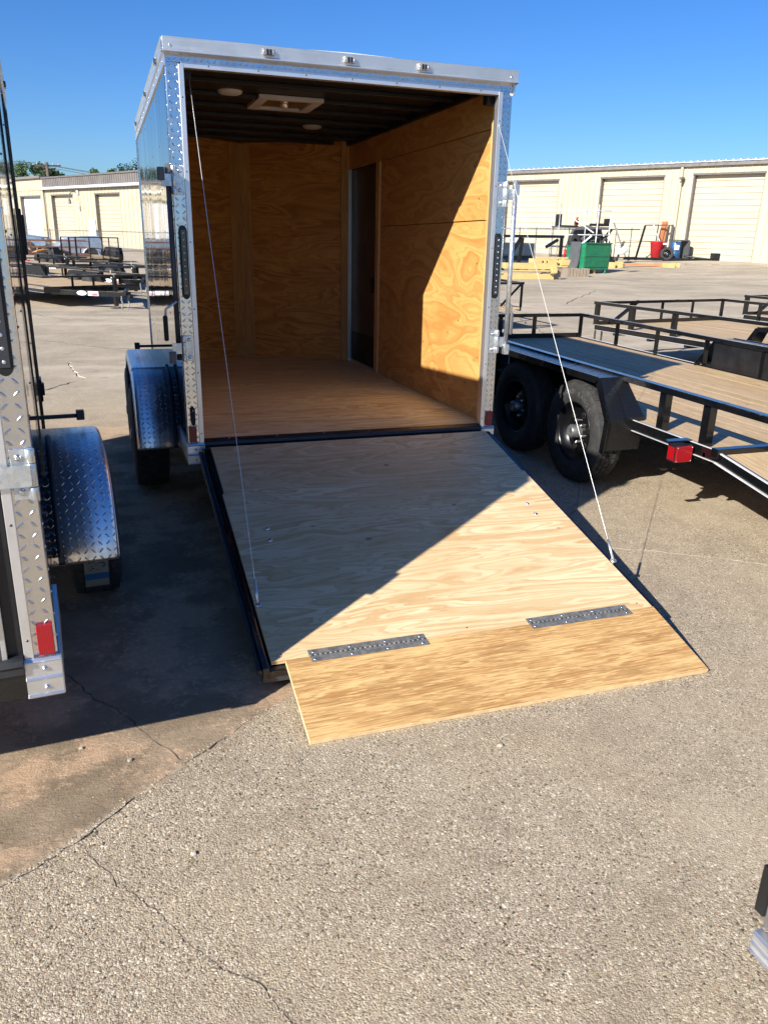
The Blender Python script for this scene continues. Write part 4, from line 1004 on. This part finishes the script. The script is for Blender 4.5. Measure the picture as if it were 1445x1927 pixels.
for s in (-.86, .86): MB().prism([(.62, 1.06), (.18, 1.34), (-.85, 1.38), (-.95, 1.06)], s * .97, s * .99, 'y').build('side_window', 'glass', PK)
MB().box((2.36, -.7, .55), (2.41, .7, .72)).build('grille', 'black_satin', PK); 
for s in (-.7, .7): MB().box((2.3, s - .12, .72), (2.38, s + .12, .84)).build('headlight', 'clear_lens', PK)
for x in (1.5, -1.7):
    for s in (-.82, .82): MB().lathe([(-.1, .12), (-.1, .30), (-.08, .33), (.08, .33), (.1, .30), (.1, .12)], (x, s, .33), 'y', 20).build('wheel', 'tyre', PK)
# silver cargo trailer with arched mudguard
SV = empty('cargo_trailer', (-1.2, 35.2, 0), radians(10), 'small silver cargo trailer with a sloping roof and arched mudguard, behind the upright tailgate', 'trailer')
vehicle_body([(-.95, .30), (.85, .30), (.92, .9), (.80, 1.12), (.2, 1.10), (-.55, .98), (-.9, .85), (-1.02, .6)], 1.3, 'silver_paint', 'body', SV, .05)
MB().lathe([(-.14, .36), (.14, .36), (.14, .34), (-.14, .34)], (.35, -.76, .28), 'y', 24, a0=-pi / 2, a1=pi / 2).build('mudguard', 'white_paint', SV)
MB().lathe([(-.08, .1), (-.09, .24), (-.07, .27), (.07, .27), (.09, .24), (.08, .1)], (.35, -.76, .27), 'y', 20).build('wheel', 'tyre', SV)
# rust brown open trailer with the orange hull shaped load
RT = empty('stake_trailer', (-3.6, 30.5, 0), radians(6), 'rust brown railed trailer loaded with red, yellow and orange machine parts', 'trailer')
mb = MB(); mb.box((0, 0, .42), (2.9, 1.5, .48)); mb.build('bed', 'rust', RT)
for z in (.70, .95): MB().box((0, -.02, z), (2.9, .02, z + .035)).box((0, 1.48, z), (2.9, 1.52, z + .035)).build('side_rail', 'rust', RT)
for k in range(5): box('stake', (k * .715, -.02, .48), (k * .715 + .04, .02, .985), 'rust', RT)
for x in (1.1, 1.8): MB().lathe([(-.08, .1), (-.1, .27), (-.08, .3), (.08, .3), (.1, .27), (.08, .1)], (x, -.06, .3), 'y', 18).build('wheel', 'tyre', RT)
OL = MB()
secs = [(.0, .02, .02), (.25, .22, .12), (.8, .33, .2), (1.4, .33, .2), (1.8, .2, .12), (2.0, .03, .03)]
rings = [[(x, ww * cos(2 * pi * k / 14), hh * (1 + sin(2 * pi * k / 14))) for k in range(14)] for x, ww, hh in secs]
for a, b in zip(rings[:-1], rings[1:]):
    for k in range(14): OL.face([a[k], a[(k + 1) % 14], b[(k + 1) % 14], b[k]], smooth=True)
o = OL.build('hull', 'orange'); o.scale = (.8, .8, .6); o.location = (-2.9, 31.1, .50); o.rotation_euler = (0, radians(4), radians(6)); tag(o, 'long orange hull shaped load lying on the rust brown trailer', 'boat hull')
o = MB().box((0, 0, 0), (.42, .5, .06)).box((.0, 0, .06), (.06, .5, .2)).box((.3, .1, -.22), (.36, .2, .0)).box((.05, .1, -.22), (.11, .2, 0)).build('red_step', 'red_plastic', None, .01); o.location = (-3.15, 27.0, .32); tag(o, 'red metal step frame beside the rust brown trailer', 'step frame')
o = MB().prism([(0, 0), (.34, 0), (.34, .08), (.2, .14), (0, .14)], 0, .3, 'y').box((.02, .02, .14), (.3, .08, .2)).build('wheel_chock', 'yellow', None, .005); o.location = (-2.25, 25.2, .0); tag(o, 'yellow wheel chock on the ground among the left trailers', 'wheel chock')

# chain link fence in front of the left warehouse
FA, FB = Vector((-6.5, 53.8, 0)), Vector((3.0, 52.2, 0)); fd = (FB - FA).normalized(); FL = (FB - FA).length
CF = empty('chain_link_fence', FA, atan2(fd.y, fd.x), 'galvanised chain link fence along the front of the left warehouse', 'fence')
MB().tube([(0, 0, 1.2), (FL, 0, 1.2)], .022, 6).build('top_rail', 'grey_steel', CF)
for k in range(4): MB().tube([(.4 + k * 2.9, 0, 0), (.4 + k * 2.9, 0, 1.26)], .032, 8).build('fence_post', 'grey_steel', CF)
mb = MB(); k = -1.2
while k < FL:
    for sgn in (1, -1):
        x0, x1 = (k, k + 1.18) if sgn > 0 else (k + 1.18, k)
        z0, z1 = .02, 1.2
        a = max(0, min(x0, FL)); b = max(0, min(x1, FL))
        if abs(a - b) > .05:
            za = z0 + (z1 - z0) * (a - x0) / (x1 - x0); zb_ = z0 + (z1 - z0) * (b - x0) / (x1 - x0)
            mb.face([(a, 0, za), (b, 0, zb_), (b, 0, zb_ + .006), (a, 0, za + .006)]).face([(a, -.004, za + .003), (b, -.004, zb_ + .003), (b, .004, zb_ + .003), (a, .004, za + .003)])
    k += .07
tag(mb.build('chain_mesh', 'light_steel', CF, merge=False), kind='stuff')

# ------------------------------------------------------------------ warehouses
WD = Vector((.40915, -.91247, 0)); WRZ = atan2(WD.y, WD.x)
def warehouse(name, B, label, s0, s1, gut_z, doors, panel, roofh, ends=8, fascia=None, zb=0, depth=18, corner=None):
    T = empty(name, B, WRZ, label, 'warehouse')
    # local: x = s along the facade (to the right), y into the building, z up
    spans = sorted(doors)
    edges = []; s = s0
    segs = []
    for d in spans:
        if d[0] > s: segs.append((s, d[0], zb))
        segs.append((d[0], d[1], d[2])); s = d[1]
    if s < s1: segs.append((s, s1, zb))
    src = {}
    for a, b, z in segs:
        n = max(1, round((b - a) / panel)); pw = (b - a) / n
        for i in range(n):
            key = (round(pw, 3), z)
            if key not in src:
                src[key] = MB().box((.012, 0, z + .0), (pw - .012, .06, gut_z)).prism([(-.02, .0), (-.008, -.045), (.018, -.045), (.03, .0)], z, gut_z, 'z')
                src[key] = src[key].build('wall_panel', 'cream', T); o = src[key]
            else: o = dup(src[key], T)
            o.location = (a + i * pw, 0, 0)
    box('wall', (s0, .061, 0), (s1, .4, gut_z), 'cream', T) if False else None
    # body behind the facade (openings left for the doors)
    for a, b, z in segs: box('inner_wall', (a, .062, z), (b, .35, gut_z), 'cream', T)
    box('side_wall', (s1, .0, 0), (s1 + .15, depth, gut_z), 'cream', T); box('side_wall', (s0 - .15, .0, 0), (s0, depth, gut_z), 'cream', T)
    box('rear_wall', (s0, depth, 0), (s1, depth + .2, gut_z), 'cream', T)
    dpanel = {}
    for i, (a, b, z, mat, drop) in enumerate(doors):
        D_ = box('roller_door', (a, .30, zb), (b, .33, z + .05), mat, T)
        npn = 14 if z - zb > 3.5 else 12; ph = (z - zb + .02) / npn
        for k in range(npn):
            o = MB().box((a + .02, .262, zb + k * ph + .012), (b - .02, .299, zb + (k + 1) * ph - .012)).build('door_panel', mat if not (drop and k < 3) else 'white_door', D_)
        MB().box((a - .0, -.02, zb), (a + .09, .26, z)).build('door_jamb', 'brown_trim', T); MB().box((b - .05, -.01, zb), (b, .26, z)).build('door_jamb', 'brown_trim', T)
        MB().box((a - .02, -.055, z - .01), (b + .02, .26, z + .09)).build('door_header', 'brown_trim', T)
    return T
zR = .50
BRp = (32.639, 33.243, 0)
RW = warehouse('warehouse', BRp, 'cream corrugated metal warehouse with three large roller doors on the right', -30, 9, 5.45,
               [(-16.0, -11.65, 4.98, 'cream_door', False), (-8.6, -4.35, 5.0, 'cream_door', False), (-2.62, 1.42, 5.03, 'cream_door', False)], .40, .3, zb=zR)
MB().prism([(-.16, 5.45), (-.20, 5.47), (-.20, 5.62), (-.14, 5.66), (.1, 5.66), (.1, 5.45)], -30, 9, 'x').build('gutter', 'gutter', RW)
MB().prism([(-.24, 5.665), (-.24, 5.70), (9, 6.6), (9, 6.56)], -30.2, 9.2, 'x').build('roof', 'roof_metal', RW)
mb = MB()
for k in range(98): mb.box((-30 + k * .4, -.25, 5.69), (-29.94 + k * .4, .4, 5.765))
mb.build('roof_rib', 'roof_metal', RW)
MB().tube([(-3.3, -.10, 5.45), (-3.3, -.10, .75), (-3.3, -.22, .62)], .05, 8).build('downpipe', 'brown_trim', RW)
MB().box((-3.36, -.16, .52), (-3.22, -.04, 5.45)).build('wall_trim', 'cream_door', RW)
MB().box((-3.22, -.45, 4.80), (-3.06, -.12, 4.92)).box((-3.16, -.14, 4.85), (-3.12, -.0, 4.9)).tube([(-3.14, -.3, 4.8), (-3.14, -.4, 4.65)], .05, 8).build('security_camera', 'brown_trim', RW)
BLp = (2.279, 57.632, 0)
LW = warehouse('warehouse', BLp, 'cream corrugated warehouse with a grey roof band on the left, behind the chain link fence', -24.5, 5.0, 4.2,
               [(-21.7, -16.95, 3.72, 'white_door', False), (-14.75, -10.35, 3.74, 'cream_door', True), (-6.4, -2.2, 3.73, 'cream_door', False), (1.0, 4.6, 3.7, 'cream_door', False)], .62, .3, zb=-.2)
box('roof_band', (-16.05, -.12, 4.42), (5.2, .2, 5.05), 'fascia', LW); 
mb = MB()
for k in range(60): mb.box((-16.0 + k * .35, -.15, 4.42), (-15.95 + k * .35, -.12, 5.03))
mb.build('band_rib', 'fascia', LW)
box('roof_edge', (-16.1, -.2, 5.055), (5.2, 9, 5.17), 'brown_trim', LW)
MB().prism([(-.34, 4.22), (-.34, 4.36), (-.14, 4.41), (.0, 4.41), (.0, 4.22)], -16.2, 5.2, 'x').build('gutter', 'gutter_white', LW)
box('gutter_soffit', (-16.2, -.335, 4.17), (5.2, .0, 4.215), 'brown_trim', LW)
for k in range(14): MB().box((-24.5 + k * .6, -.045, 4.2), (-23.93 + k * .6, .06, 5.12)).build('wall_panel', 'cream', LW)
box('inner_wall', (-24.5, .061, 4.2), (-16.1, 2, 5.12), 'cream', LW)
box('roof_edge', (-24.8, -.3, 5.125), (-16.12, 8, 5.30), 'gutter', LW)
MB().tube([(-16.0, -.12, 4.2), (-15.9, -.12, 0)], .06, 8).build('downpipe', 'brown_trim', LW)
MB().box((-7.85, -.06, .0), (-6.6, -.046, 1.95)).build('side_door', 'pale_door', LW)
MB().tube([(-9.35, -.05, 3.9), (-9.35, -.5, 3.95), (-9.2, -.8, 3.7), (-9.1, -.85, 3.4)], .035, 6).lathe([(3.05, .12), (3.35, .1), (3.4, 0)], (-9.1, -.85, 0), 'z', 10).build('wall_lamp', 'grey_steel', LW)
MB().box((-9.45, -.12, 3.75), (-9.15, -.046, 4.1)).build('lamp_box', 'white_paint', LW)
MB().tube([(-2.2 - 4.5, 6, 5.2), (-6.7, 6, 6.35)], .1, 10).tube([(-6.7, 6, 6.3), (-6.7, 6, 6.4)], .14, 10).build('vent_pipe', 'light_steel', LW)
box('concrete_apron', (-24, -6, -.1), (5, -.1, .03), 'concrete_curb', LW)
tank = MB().lathe([(5.1, .0), (5.1, .55), (5.75, .55), (5.9, .3), (5.92, 0)], (0, 0, 0), 'z', 20).build('roof_tank', 'light_steel', LW); tank.location = (-.4, 5, 0)

# ------------------------------------------------------------------ right yard objects
# dumpster
DP = empty('dumpster', (21.35, 28.75, 0), radians(14), 'green steel dumpster on small wheels with a grey lid hanging at its left side', 'dumpster')
DP.scale = (1.02, .9, 1)
dw, dd = 1.62, 1.2
b = MB().prism([(-.0, .18), (dd, .18), (dd + .02, 1.18), (-.05, 1.34)], -.85, .80, 'x').build('body', 'green', DP, .02)
MB().box((-.80, -.035, .30), (.72, .0, .66)).build('pressed_panel', 'green', DP, .02); MB().box((-.80, -.05, .76), (.70, .0, 1.10)).build('pressed_panel', 'green', DP, .03)
MB().prism([(-.10, 1.33), (dd + .05, 1.16), (dd + .05, 1.20), (-.10, 1.38)], -.88, .83, 'x').build('rim', 'green', DP, .01)
MB().prism([(-.93, .62), (-.89, 1.40), (-.86, 1.40), (-.87, .55), (-1.02, .12), (-1.06, .16)], .25, .95, 'y').build('lid', 'grey_lid', DP)
for x in (-.62, .62):
    for y in (.08, 1.0): MB().lathe([(-.03, .02), (-.035, .08), (-.02, .10), (.02, .10), (.035, .08), (.03, .02)], (x, y, .10), 'x', 16).build('castor', 'green', DP)
MB().box((.80, .3, .75), (.92, .9, .83)).build('lift_pocket', 'green', DP)
sk = MB()
for i in range(6):
    for j in range(10):
        pass
sk.lathe([(-.26, 0), (-.24, .08), (-.1, .15), (.08, .16), (.2, .1), (.27, 0)], (0, 0, 0), 'x', 12); o = sk.build('white_sack', 'white_sack', None); o.location = (22.55, 28.55, 1.05); o.rotation_euler = (0, radians(-32), 0); tag(o, 'white sack slumped over the right rim of the green dumpster', 'sack')

def pallet_stack(name, loc, rz, parts, label, mat='lumber_yellow'):
    T = empty(name, loc, rz, label, 'timber stack')
    for i, (a, b, m) in enumerate(parts): box('timber', a, b, m or mat, T, .006)
    return T
Y = None; G = 'lumber_grey'
pallet_stack('timber_crib', (14.2, 24.3, 0), radians(-4), [
    ((-.3, 0, .0), (2.25, .10, .20), Y), ((-.2, .9, 0), (2.2, 1.0, .2), Y), ((-.1, -.05, .20), (.05, 1.1, .26), Y), ((2.05, -.12, .205), (2.25, 1.1, .24), G),
    ((2.12, -.08, .245), (2.34, .10, .44), Y), ((.4, -.0, .30), (2.1, .06, .345), Y), ((.2, .1, .38), (2.4, .3, .60), Y), ((2.20, .1, .0), (2.6, .35, .37), G), ((.3, .9, .38), (2.4, 1.05, .58), Y),
    ((2.12, .32, .3), (2.42, 1.2, .36), G)], 'nearest crib of yellow timber beams beside the open trailer')
pallet_stack('timber_crib', (18.3, 29.3, 0), radians(-3), [
    ((0, 0, .34), (.5, .4, .62), Y), ((.62, 0, .34), (.72, .4, .6), Y), ((.8, 0, .34), (1.25, .35, .6), Y), ((1.5, .02, .34), (2.0, .4, .6), Y), ((2.2, 0, .34), (2.6, .35, .62), Y), ((-.1, .05, .25), (3.0, .45, .335), Y),
    ((.35, .3, .62), (2.3, .42, .70), Y), ((2.8, .0, .2), (3.25, .4, .62), Y), ((3.0, -.3, .0), (3.1, .3, .2), Y), ((0, .1, 0), (3.0, .4, .24), G)], 'low wall of yellow timber blocks between the crib and the grey fence')
T_ = empty('timber_blocks', (18.35, 26.3, 0), radians(-5), 'row of weathered upright timber blocks beside the dumpster', 'timber stack')
for k in range(7): box('timber', (k * .15, 0, 0), (k * .15 + .13, .5 + .1 * (k % 2), .34 - .015 * (k % 3)), 'lumber_grey', T_, .008)
pallet_stack('timber_crib', (24.0, 31.6, .13), radians(-12), [
    ((0, 0, 0), (.3, .5, .30), Y), ((.5, .1, 0), (.75, .6, .34), Y), ((.8, .4, .14), (3.6, .6, .26), 'orange_wood'), ((3.0, -.35, .0), (3.3, .5, .32), Y), ((3.5, -.1, 0), (3.7, .5, .34), Y), ((3.2, -.35, -.02), (3.9, -.2, .07), G), ((.6, -.1, .0), (1.0, .1, .06), G)], 'low yellow timber frame right of the dumpster')
o = box('timber_offcut', (0, 0, 0), (.45, .2, .14), 'lumber_grey'); o.location = (28.5, 31.4, .28); o.rotation_euler = (0, 0, radians(-20)); tag(o, 'short weathered timber offcut on the ground, left one of two', 'timber')
o = box('timber_offcut', (0, 0, 0), (.35, .2, .12), 'lumber_grey'); o.location = (29.9, 31.0, .30); o.rotation_euler = (0, 0, radians(-10)); tag(o, 'short weathered timber offcut on the ground, right one of two', 'timber')

# iron fence along the right warehouse
RF = empty('yard_fence', (20.0, 36.4, .1), 0, 'dark iron rail fence standing in front of the right warehouse', 'fence')
MB().tube([(0, 0, 1.82), (9.0, 0, 1.98)], .035, 6).build('top_rail', 'grey_steel', RF)
for k in range(9): MB().tube([(.3 + k * 1.02, 0, -.3), (.3 + k * 1.02, 0, 1.9 + .02 * k)], .035, 6).build('fence_post', 'grey_steel', RF)
MB().bar((5.2, 0, .4), (9.0, 0, .48), .06).build('bottom_rail', 'grey_steel', RF)
GF = empty('gate_frame', (28.2, 36.2, .45), radians(-3), 'dark steel gate frame at the right end of the iron fence', 'gate')
MB().bar((.55, 0, -.1), (.95, 0, 1.85), .09).build('gate_post', 'black_satin', GF); MB().bar((2.7, 0, 0), (2.75, 0, 1.9), .1).build('gate_post', 'grey_steel', GF)
MB().bar((.95, 0, 1.87), (2.8, 0, 1.92), .06).build('gate_rail', 'grey_steel', GF); MB().bar((-.8, 0, .9), (1.5, 0, 1.0), .04).build('gate_rail', 'grey_steel', GF); MB().bar((1.75, 0, .0), (1.8, 0, 1.88), .05).build('gate_bar', 'grey_steel', GF)
for i, (a, b, lb) in enumerate((((-1.4, -.2, 1.95), (-.3, -.3, -.1), 'left one'), ((1.15, -.2, 2.05), (2.1, -.9, -.3), 'right one'))):
    o = MB().bar(a, b, .07, .07).build('leaning_pole', 'light_steel'); o.location = (28.2, 36.0, .45); tag(o, f'pale steel pole leaning on the gate frame, {lb} of the leaning poles', 'pole', 'pale poles leaning at the gate')
o = MB().box((0, 0, 0), (.28, .06, 2.1)).build('leaning_board', 'orange_wood'); o.location = (30.15, 36.3, .48); o.rotation_euler = (0, radians(7), 0); tag(o, 'orange brown board standing against the gate, left of two', 'board', 'boards standing at the gate')
o = MB().box((0, 0, 0), (.2, .06, 2.1)).build('leaning_board', 'orange_wood'); o.location = (30.5, 36.35, .48); o.rotation_euler = (0, radians(4), 0); tag(o, 'orange brown board standing against the gate, right of two', 'board', 'boards standing at the gate')
RB = empty('red_bin', (29.75, 35.6, .48), 0, 'red plastic rubbish bin beside the spare wheel near the gate', 'bin')
MB().lathe([(0, 0), (0, .30), (.95, .42), (.97, .45), (1.0, .45), (1.0, .41), (.06, .27)], (0, 0, 0), 'z', 24).build('body', 'red_plastic', RB); MB().box((.05, -.46, .82), (.32, -.40, .92)).build('label_plate', 'white_paint', RB)
for s in (-1, 1): MB().box((s * .42 - .04, -.1, .88), (s * .42 + .04, .1, .95)).build('handle', 'red_plastic', RB)
SW = make_wheel(None, .36, .22, -1, True); SW.location = (29.75, 34.7, .82); SW.name = 'spare_wheel'; SW.rotation_euler = (0, radians(6), radians(62)); tag(SW, 'black spare wheel standing in front of the blue barrel', 'wheel')
BB = empty('blue_drum', (30.75, 35.3, .50), 0, 'blue drum with a white label behind the spare wheel', 'drum')
MB().lathe([(0, 0), (0, .29), (.02, .31), (.3, .30), (.33, .31), (.36, .30), (.62, .30), (.65, .31), (.68, .30), (.98, .31), (1.0, .29), (.98, 0)], (0, 0, 0), 'z', 24).build('shell', 'blue_plastic', BB); MB().lathe([(.55, .304), (.8, .304)], (0, 0, 0), 'z', 24, a0=-2.4, a1=-1.5).build('drum_label', 'white_paint', BB)
o = MB().box((-.5, -.3, 0), (.5, .3, .07)).box((.42, -.35, -1.0), (.52, .35, .0)).build('cabinet', 'grey_lid'); o.location = (30.9, 35.25, 1.52); tag(o, 'dark open cabinet frame around the blue drum', 'cabinet')
AX = empty('axle_frame', (27.3, 35.2, .42), radians(-12), 'long dark trailer axle frame lying on the ground in front of the gate', 'axle frame')
MB().bar((0, 0, .12), (5.4, 0, .12), .14).build('beam', 'black_satin', AX); MB().tube([(3.6, .1, .3), (5.3, -.05, .14), (5.5, 0, .7)], .05, 8).build('drawbar', 'black_satin', AX)
MB().box((5.2, -.25, .1), (5.6, .2, .5)).build('bracket', 'black_satin', AX)

# shelving rack with salvaged parts
RK = empty('steel_rack', (21.6, 33.0, .07), radians(-6), 'tall white and grey steel pipe rack full of salvaged metal parts', 'rack')
for x in (.1, 1.55, 2.2, 2.9): MB().tube([(x, 0, 0), (x, 0, 3.1 if x in (.1, 2.2) else 2.9)], .028, 6).build('rack_post', 'white_paint' if x in (2.2, 2.9) else 'light_steel', RK)
for x in (.1, 2.9): MB().tube([(x, .9, 0), (x, .9, 2.2)], .028, 6).build('rack_post', 'light_steel', RK)
for z, m in ((2.78, 'white_paint'), (1.62, 'white_paint'), (.32, 'white_paint')): MB().tube([(.1, -.03, z), (2.9, -.03, z + .04)], .025, 6).build('cross_bar', m, RK)
for z in (.55, 1.0, 1.95): MB().box((.1, 0, z), (2.9, .85, z + .09)).build('shelf', 'grey_steel', RK)
MB().bar((.05, -.06, .1), (1.9, -.06, 1.6), .06, .06).build('brace', 'white_paint', RK); MB().bar((.6, -.06, 2.5), (2.0, -.06, 1.75), .05, .05).build('brace', 'white_paint', RK)
MB().box((.15, 0, 2.0), (1.15, .6, 2.08)).box((.15, 0, 2.08), (.22, .6, 2.6)).box((1.1, .1, 2.1), (1.2, .4, 2.35)).build('steel_tray', 'black_satin', RK)
MB().box((2.0, 0, 2.08), (2.9, .5, 2.2)).box((2.8, 0, 2.2), (2.88, .5, 2.45)).build('steel_tray', 'black_satin', RK)
def put(o, loc, rot, label, cat, group=None):
    o.location = loc; o.rotation_euler = rot; return tag(o, label, cat, group)
put(MB().tube([(0, 0, 0), (0, 0, .3)], .06, 8).tube([(0, 0, .3), (.06, 0, .42)], .05, 8).build('fire_extinguisher', 'red_plastic'), (22.75, 33.1, 2.13), (0, 0, 0), 'dark red cylinder standing on the top shelf of the steel rack', 'cylinder')
put(MB().tube([(0, 0, 0), (0, 0, .36)], .07, 8).tube([(0, 0, .36), (0, 0, .46)], .03, 8).build('red_can', 'red_plastic'), (22.0, 32.7, .62), (0, 0, 0), 'red can on the lower shelf of the steel rack', 'can')
FN = MB()
FN.lathe([(-.13, .43), (.13, .43), (.13, .40), (-.13, .40)], (0, 0, 0), 'y', 20, a0=-pi / 2, a1=pi / 2)
put(FN.build('loose_mudguard', 'grey_steel'), (22.8, 33.2, 1.06), (0, 0, 0), 'grey arched mudguard lying on the middle shelf of the rack', 'mudguard')
FN = MB(); FN.lathe([(-.15, .75), (.15, .75), (.15, .72), (-.15, .72)], (0, 0, 0), 'y', 24, a0=-pi / 2, a1=pi / 2)
put(FN.build('loose_mudguard', 'grey_steel'), (24.4, 33.3, .9), (0, radians(35), radians(10)), 'large grey mudguard leaning at the right end of the rack', 'mudguard')
put(MB().bar((0, 0, 0), (1.3, .2, 1.2), .28, .03).bar((.4, 0, 0), (1.5, .3, .75), .2, .04).build('scrap_sheet', 'grey_steel'), (22.3, 32.9, .7), (0, 0, 0), 'bent grey sheet metal leaning inside the rack', 'scrap metal')
put(MB().prism([(0, 0), (1.5, .1), (1.9, .7), (1.7, 1.25), (.9, 1.45), (.2, 1.2), (.0, .6)], 0, .5, 'y').build('scrap_body_panel', 'grey_steel', None, .05), (23.0, 33.9, .75), (0, 0, radians(-8)), 'dark rounded vehicle body panel stored behind the steel rack', 'body panel')
for i_, (p_, q_, lb_) in enumerate((((22.0, 33.3, .2), (23.6, 33.1, 1.9), 'steepest dark beam leaning inside the rack'), ((22.6, 33.3, .3), (24.6, 33.2, 1.2), 'flatter dark beam leaning inside the rack'), ((23.4, 33.0, .2), (25.0, 33.3, 2.0), 'dark beam leaning at the right end of the rack'))):
    put(MB().bar((0, 0, 0), Vector(q_) - Vector(p_), .16, .10).build('steel_bar', 'grey_lid'), p_, (0, 0, 0), lb_.replace('beam', 'steel bar'), 'steel bar', 'bars leaning in the rack')
put(MB().lathe([(-.1, .12), (-.12, .30), (-.09, .34), (.09, .34), (.12, .30), (.1, .12)], (0, 0, 0), 'y', 20).build('spare_tyre', 'tyre'), (22.6, 32.9, 1.40), (0, 0, 0), 'black tyre standing on the middle shelf of the rack', 'tyre')
put(MB().box((0, 0, 0), (1.5, .5, .5)).box((.2, .1, .5), (1.2, .4, .85)).bar((1.5, .2, .1), (1.9, .2, 1.3), .2, .06).build('scrap_pile', 'grey_lid', None, .03), (24.2, 33.6, .15), (0, 0, radians(-5)), 'dark scrap metal pile behind the dumpster', 'scrap metal')
# dark steel frame and container left of the fence
SF = empty('braced_frame', (17.6, 31.5, 0), radians(-4), 'dark welded steel A frame standing beside the open trailer', 'steel frame')
for a, b in (((-.6, 0, 1.55), (3.4, 0, 1.60)), ((3.3, 0, .3), (3.3, 0, 1.55)), ((1.1, 0, 0), (1.25, 0, 1.5)), ((.3, 0, 0), (1.2, .05, 1.55)), ((2.4, 0, .35), (3.3, 0, .35)), ((2.5, 0, 1.1), (3.1, 0, 1.45))): MB().bar(a, b, .13, .13).build('frame_beam', 'black_satin', SF)
put(MB().box((0, 0, .1), (2.2, 1.2, 1.25)).box((.1, -.02, .2), (2.1, 0, .6)).box((.1, -.02, .7), (2.1, 0, 1.15)).build('blue_container', 'sticker_blue', None, .06), (17.9, 32.6, 0), (0, 0, radians(-4)), 'dark blue waste container behind the steel A frame', 'container')
bpy.data.objects['blue_container'].data.materials[0] = MAT['blue_dark'] = plain('blue_dark', (.035, .05, .075), .4)

# ------------------------------------------------------------------ power pole, wires, trees
PP = empty('power_pole', (-4.57, 87.6, 0), radians(10), 'wooden power pole with a crossarm rising behind the left warehouse', 'power pole')
MB().tube([(0, 0, 0), (0, 0, 7.3)], .14, 8, radii=[.2, .14]).build('pole', 'bark', PP); MB().bar((-1.1, 0, 6.9), (1.3, 0, 7.05), .14).build('crossarm', 'bark', PP); MB().bar((-.7, .1, 6.4), (.8, .1, 6.8), .12).build('crossarm', 'bark', PP)
for x in (-.9, -.3, .6, 1.1): MB().tube([(x, 0, 7.0), (x, 0, 7.25)], .06, 6).build('insulator', 'light_steel', PP)
for i, x in enumerate((-.9, .6, 1.1)):
    for s, e in ((-1, (-40, 5, 11.0)), (1, (40, -15, 4.5))):
        pts = [Vector((-4.57 + x, 87.6, 7.2 - .25 * i)).lerp(Vector((-4.57 + e[0] + x, 87.6 + e[1], e[2] - .4 * i)), k / 12) + Vector((0, 0, -1.0 * sin(pi * k / 12))) for k in range(13)]
        o = MB().tube(pts, .018, 4, caps=False).build('power_line', 'black_matt'); tag(o, ('top','middle','bottom')[i] + ' thin power line running from the wooden pole towards the ' + ('left edge' if s < 0 else 'open trailer'), 'power line', 'power lines on the wooden pole')
def tree(name, loc, h, r, label, seed, n=2600):
    rr = random.Random(seed); T = empty(name, loc, rr.uniform(0, 6), label, 'tree', 'trees behind the left warehouse')
    mb = MB().tube([(0, 0, 0), (.1, 0, h * .35), (.0, .1, h * .62)], .2, 8, radii=[.28, .2, .12])
    cl = []
    for k in range(22):
        a = rr.uniform(0, 2 * pi); q = rr.uniform(.15, 1) * r; z = h * rr.uniform(.45, .97); q *= (1.15 - abs(z / h - .68) * 1.9)
        c = Vector((cos(a) * q, sin(a) * q, z)); cl.append((c, rr.uniform(.28, .5) * r * .8))
        if k < 12: mb.tube([(.0, .1, h * rr.uniform(.35, .6)), c * .55 + Vector((0, 0, h * .28)), c], .06, 5, radii=[.1, .06, .02])
    mb.build('trunk', 'bark', T)
    lf = MB()
    for i in range(n):
        c, cr = cl[i % len(cl)]; d = Vector((rr.gauss(0, 1), rr.gauss(0, 1), rr.gauss(0, .8))).normalized() * cr * rr.random() ** .45
        p = c + d; s = rr.uniform(.07, .15); u = Vector((rr.gauss(0, 1), rr.gauss(0, 1), rr.gauss(0, 1))).normalized(); v = u.orthogonal().normalized()
        lf.face([p - u * s, p + v * s * .6, p + u * s, p - v * s * .6])
    tag(lf.build('crown', 'leaf', T, merge=False), kind='stuff')
for i, (x, y, h, r, lb) in enumerate([(-8.8, 97.5, 6.9, 1.9, 'dark green tree farthest left behind the warehouse roof'), (-7.4, 97.4, 7.7, 1.8, 'rounded dark green tree, second from the left behind the roof'), (-5.9, 97, 7.7, 1.8, 'rounded dark green tree, third from the left behind the roof'),
                                   (-5.0, 99, 7.3, 1.5, 'dark green tree just left of the power pole'), (-4.1, 98, 7.0, 1.3, 'low tree tip just right of the power pole'), (-.26, 99.7, 7.5, 1.7, 'low tree crown left of the roof vent pipe'),
                                   (1.95, 99.7, 7.7, 1.6, 'low tree crown right of the roof vent pipe'), (4.3, 95.6, 8.8, 2.1, 'taller tree beside the roof tank next to the open trailer')]):
    tree('tree', (x, y, 0), h, r, lb, 20 + i)
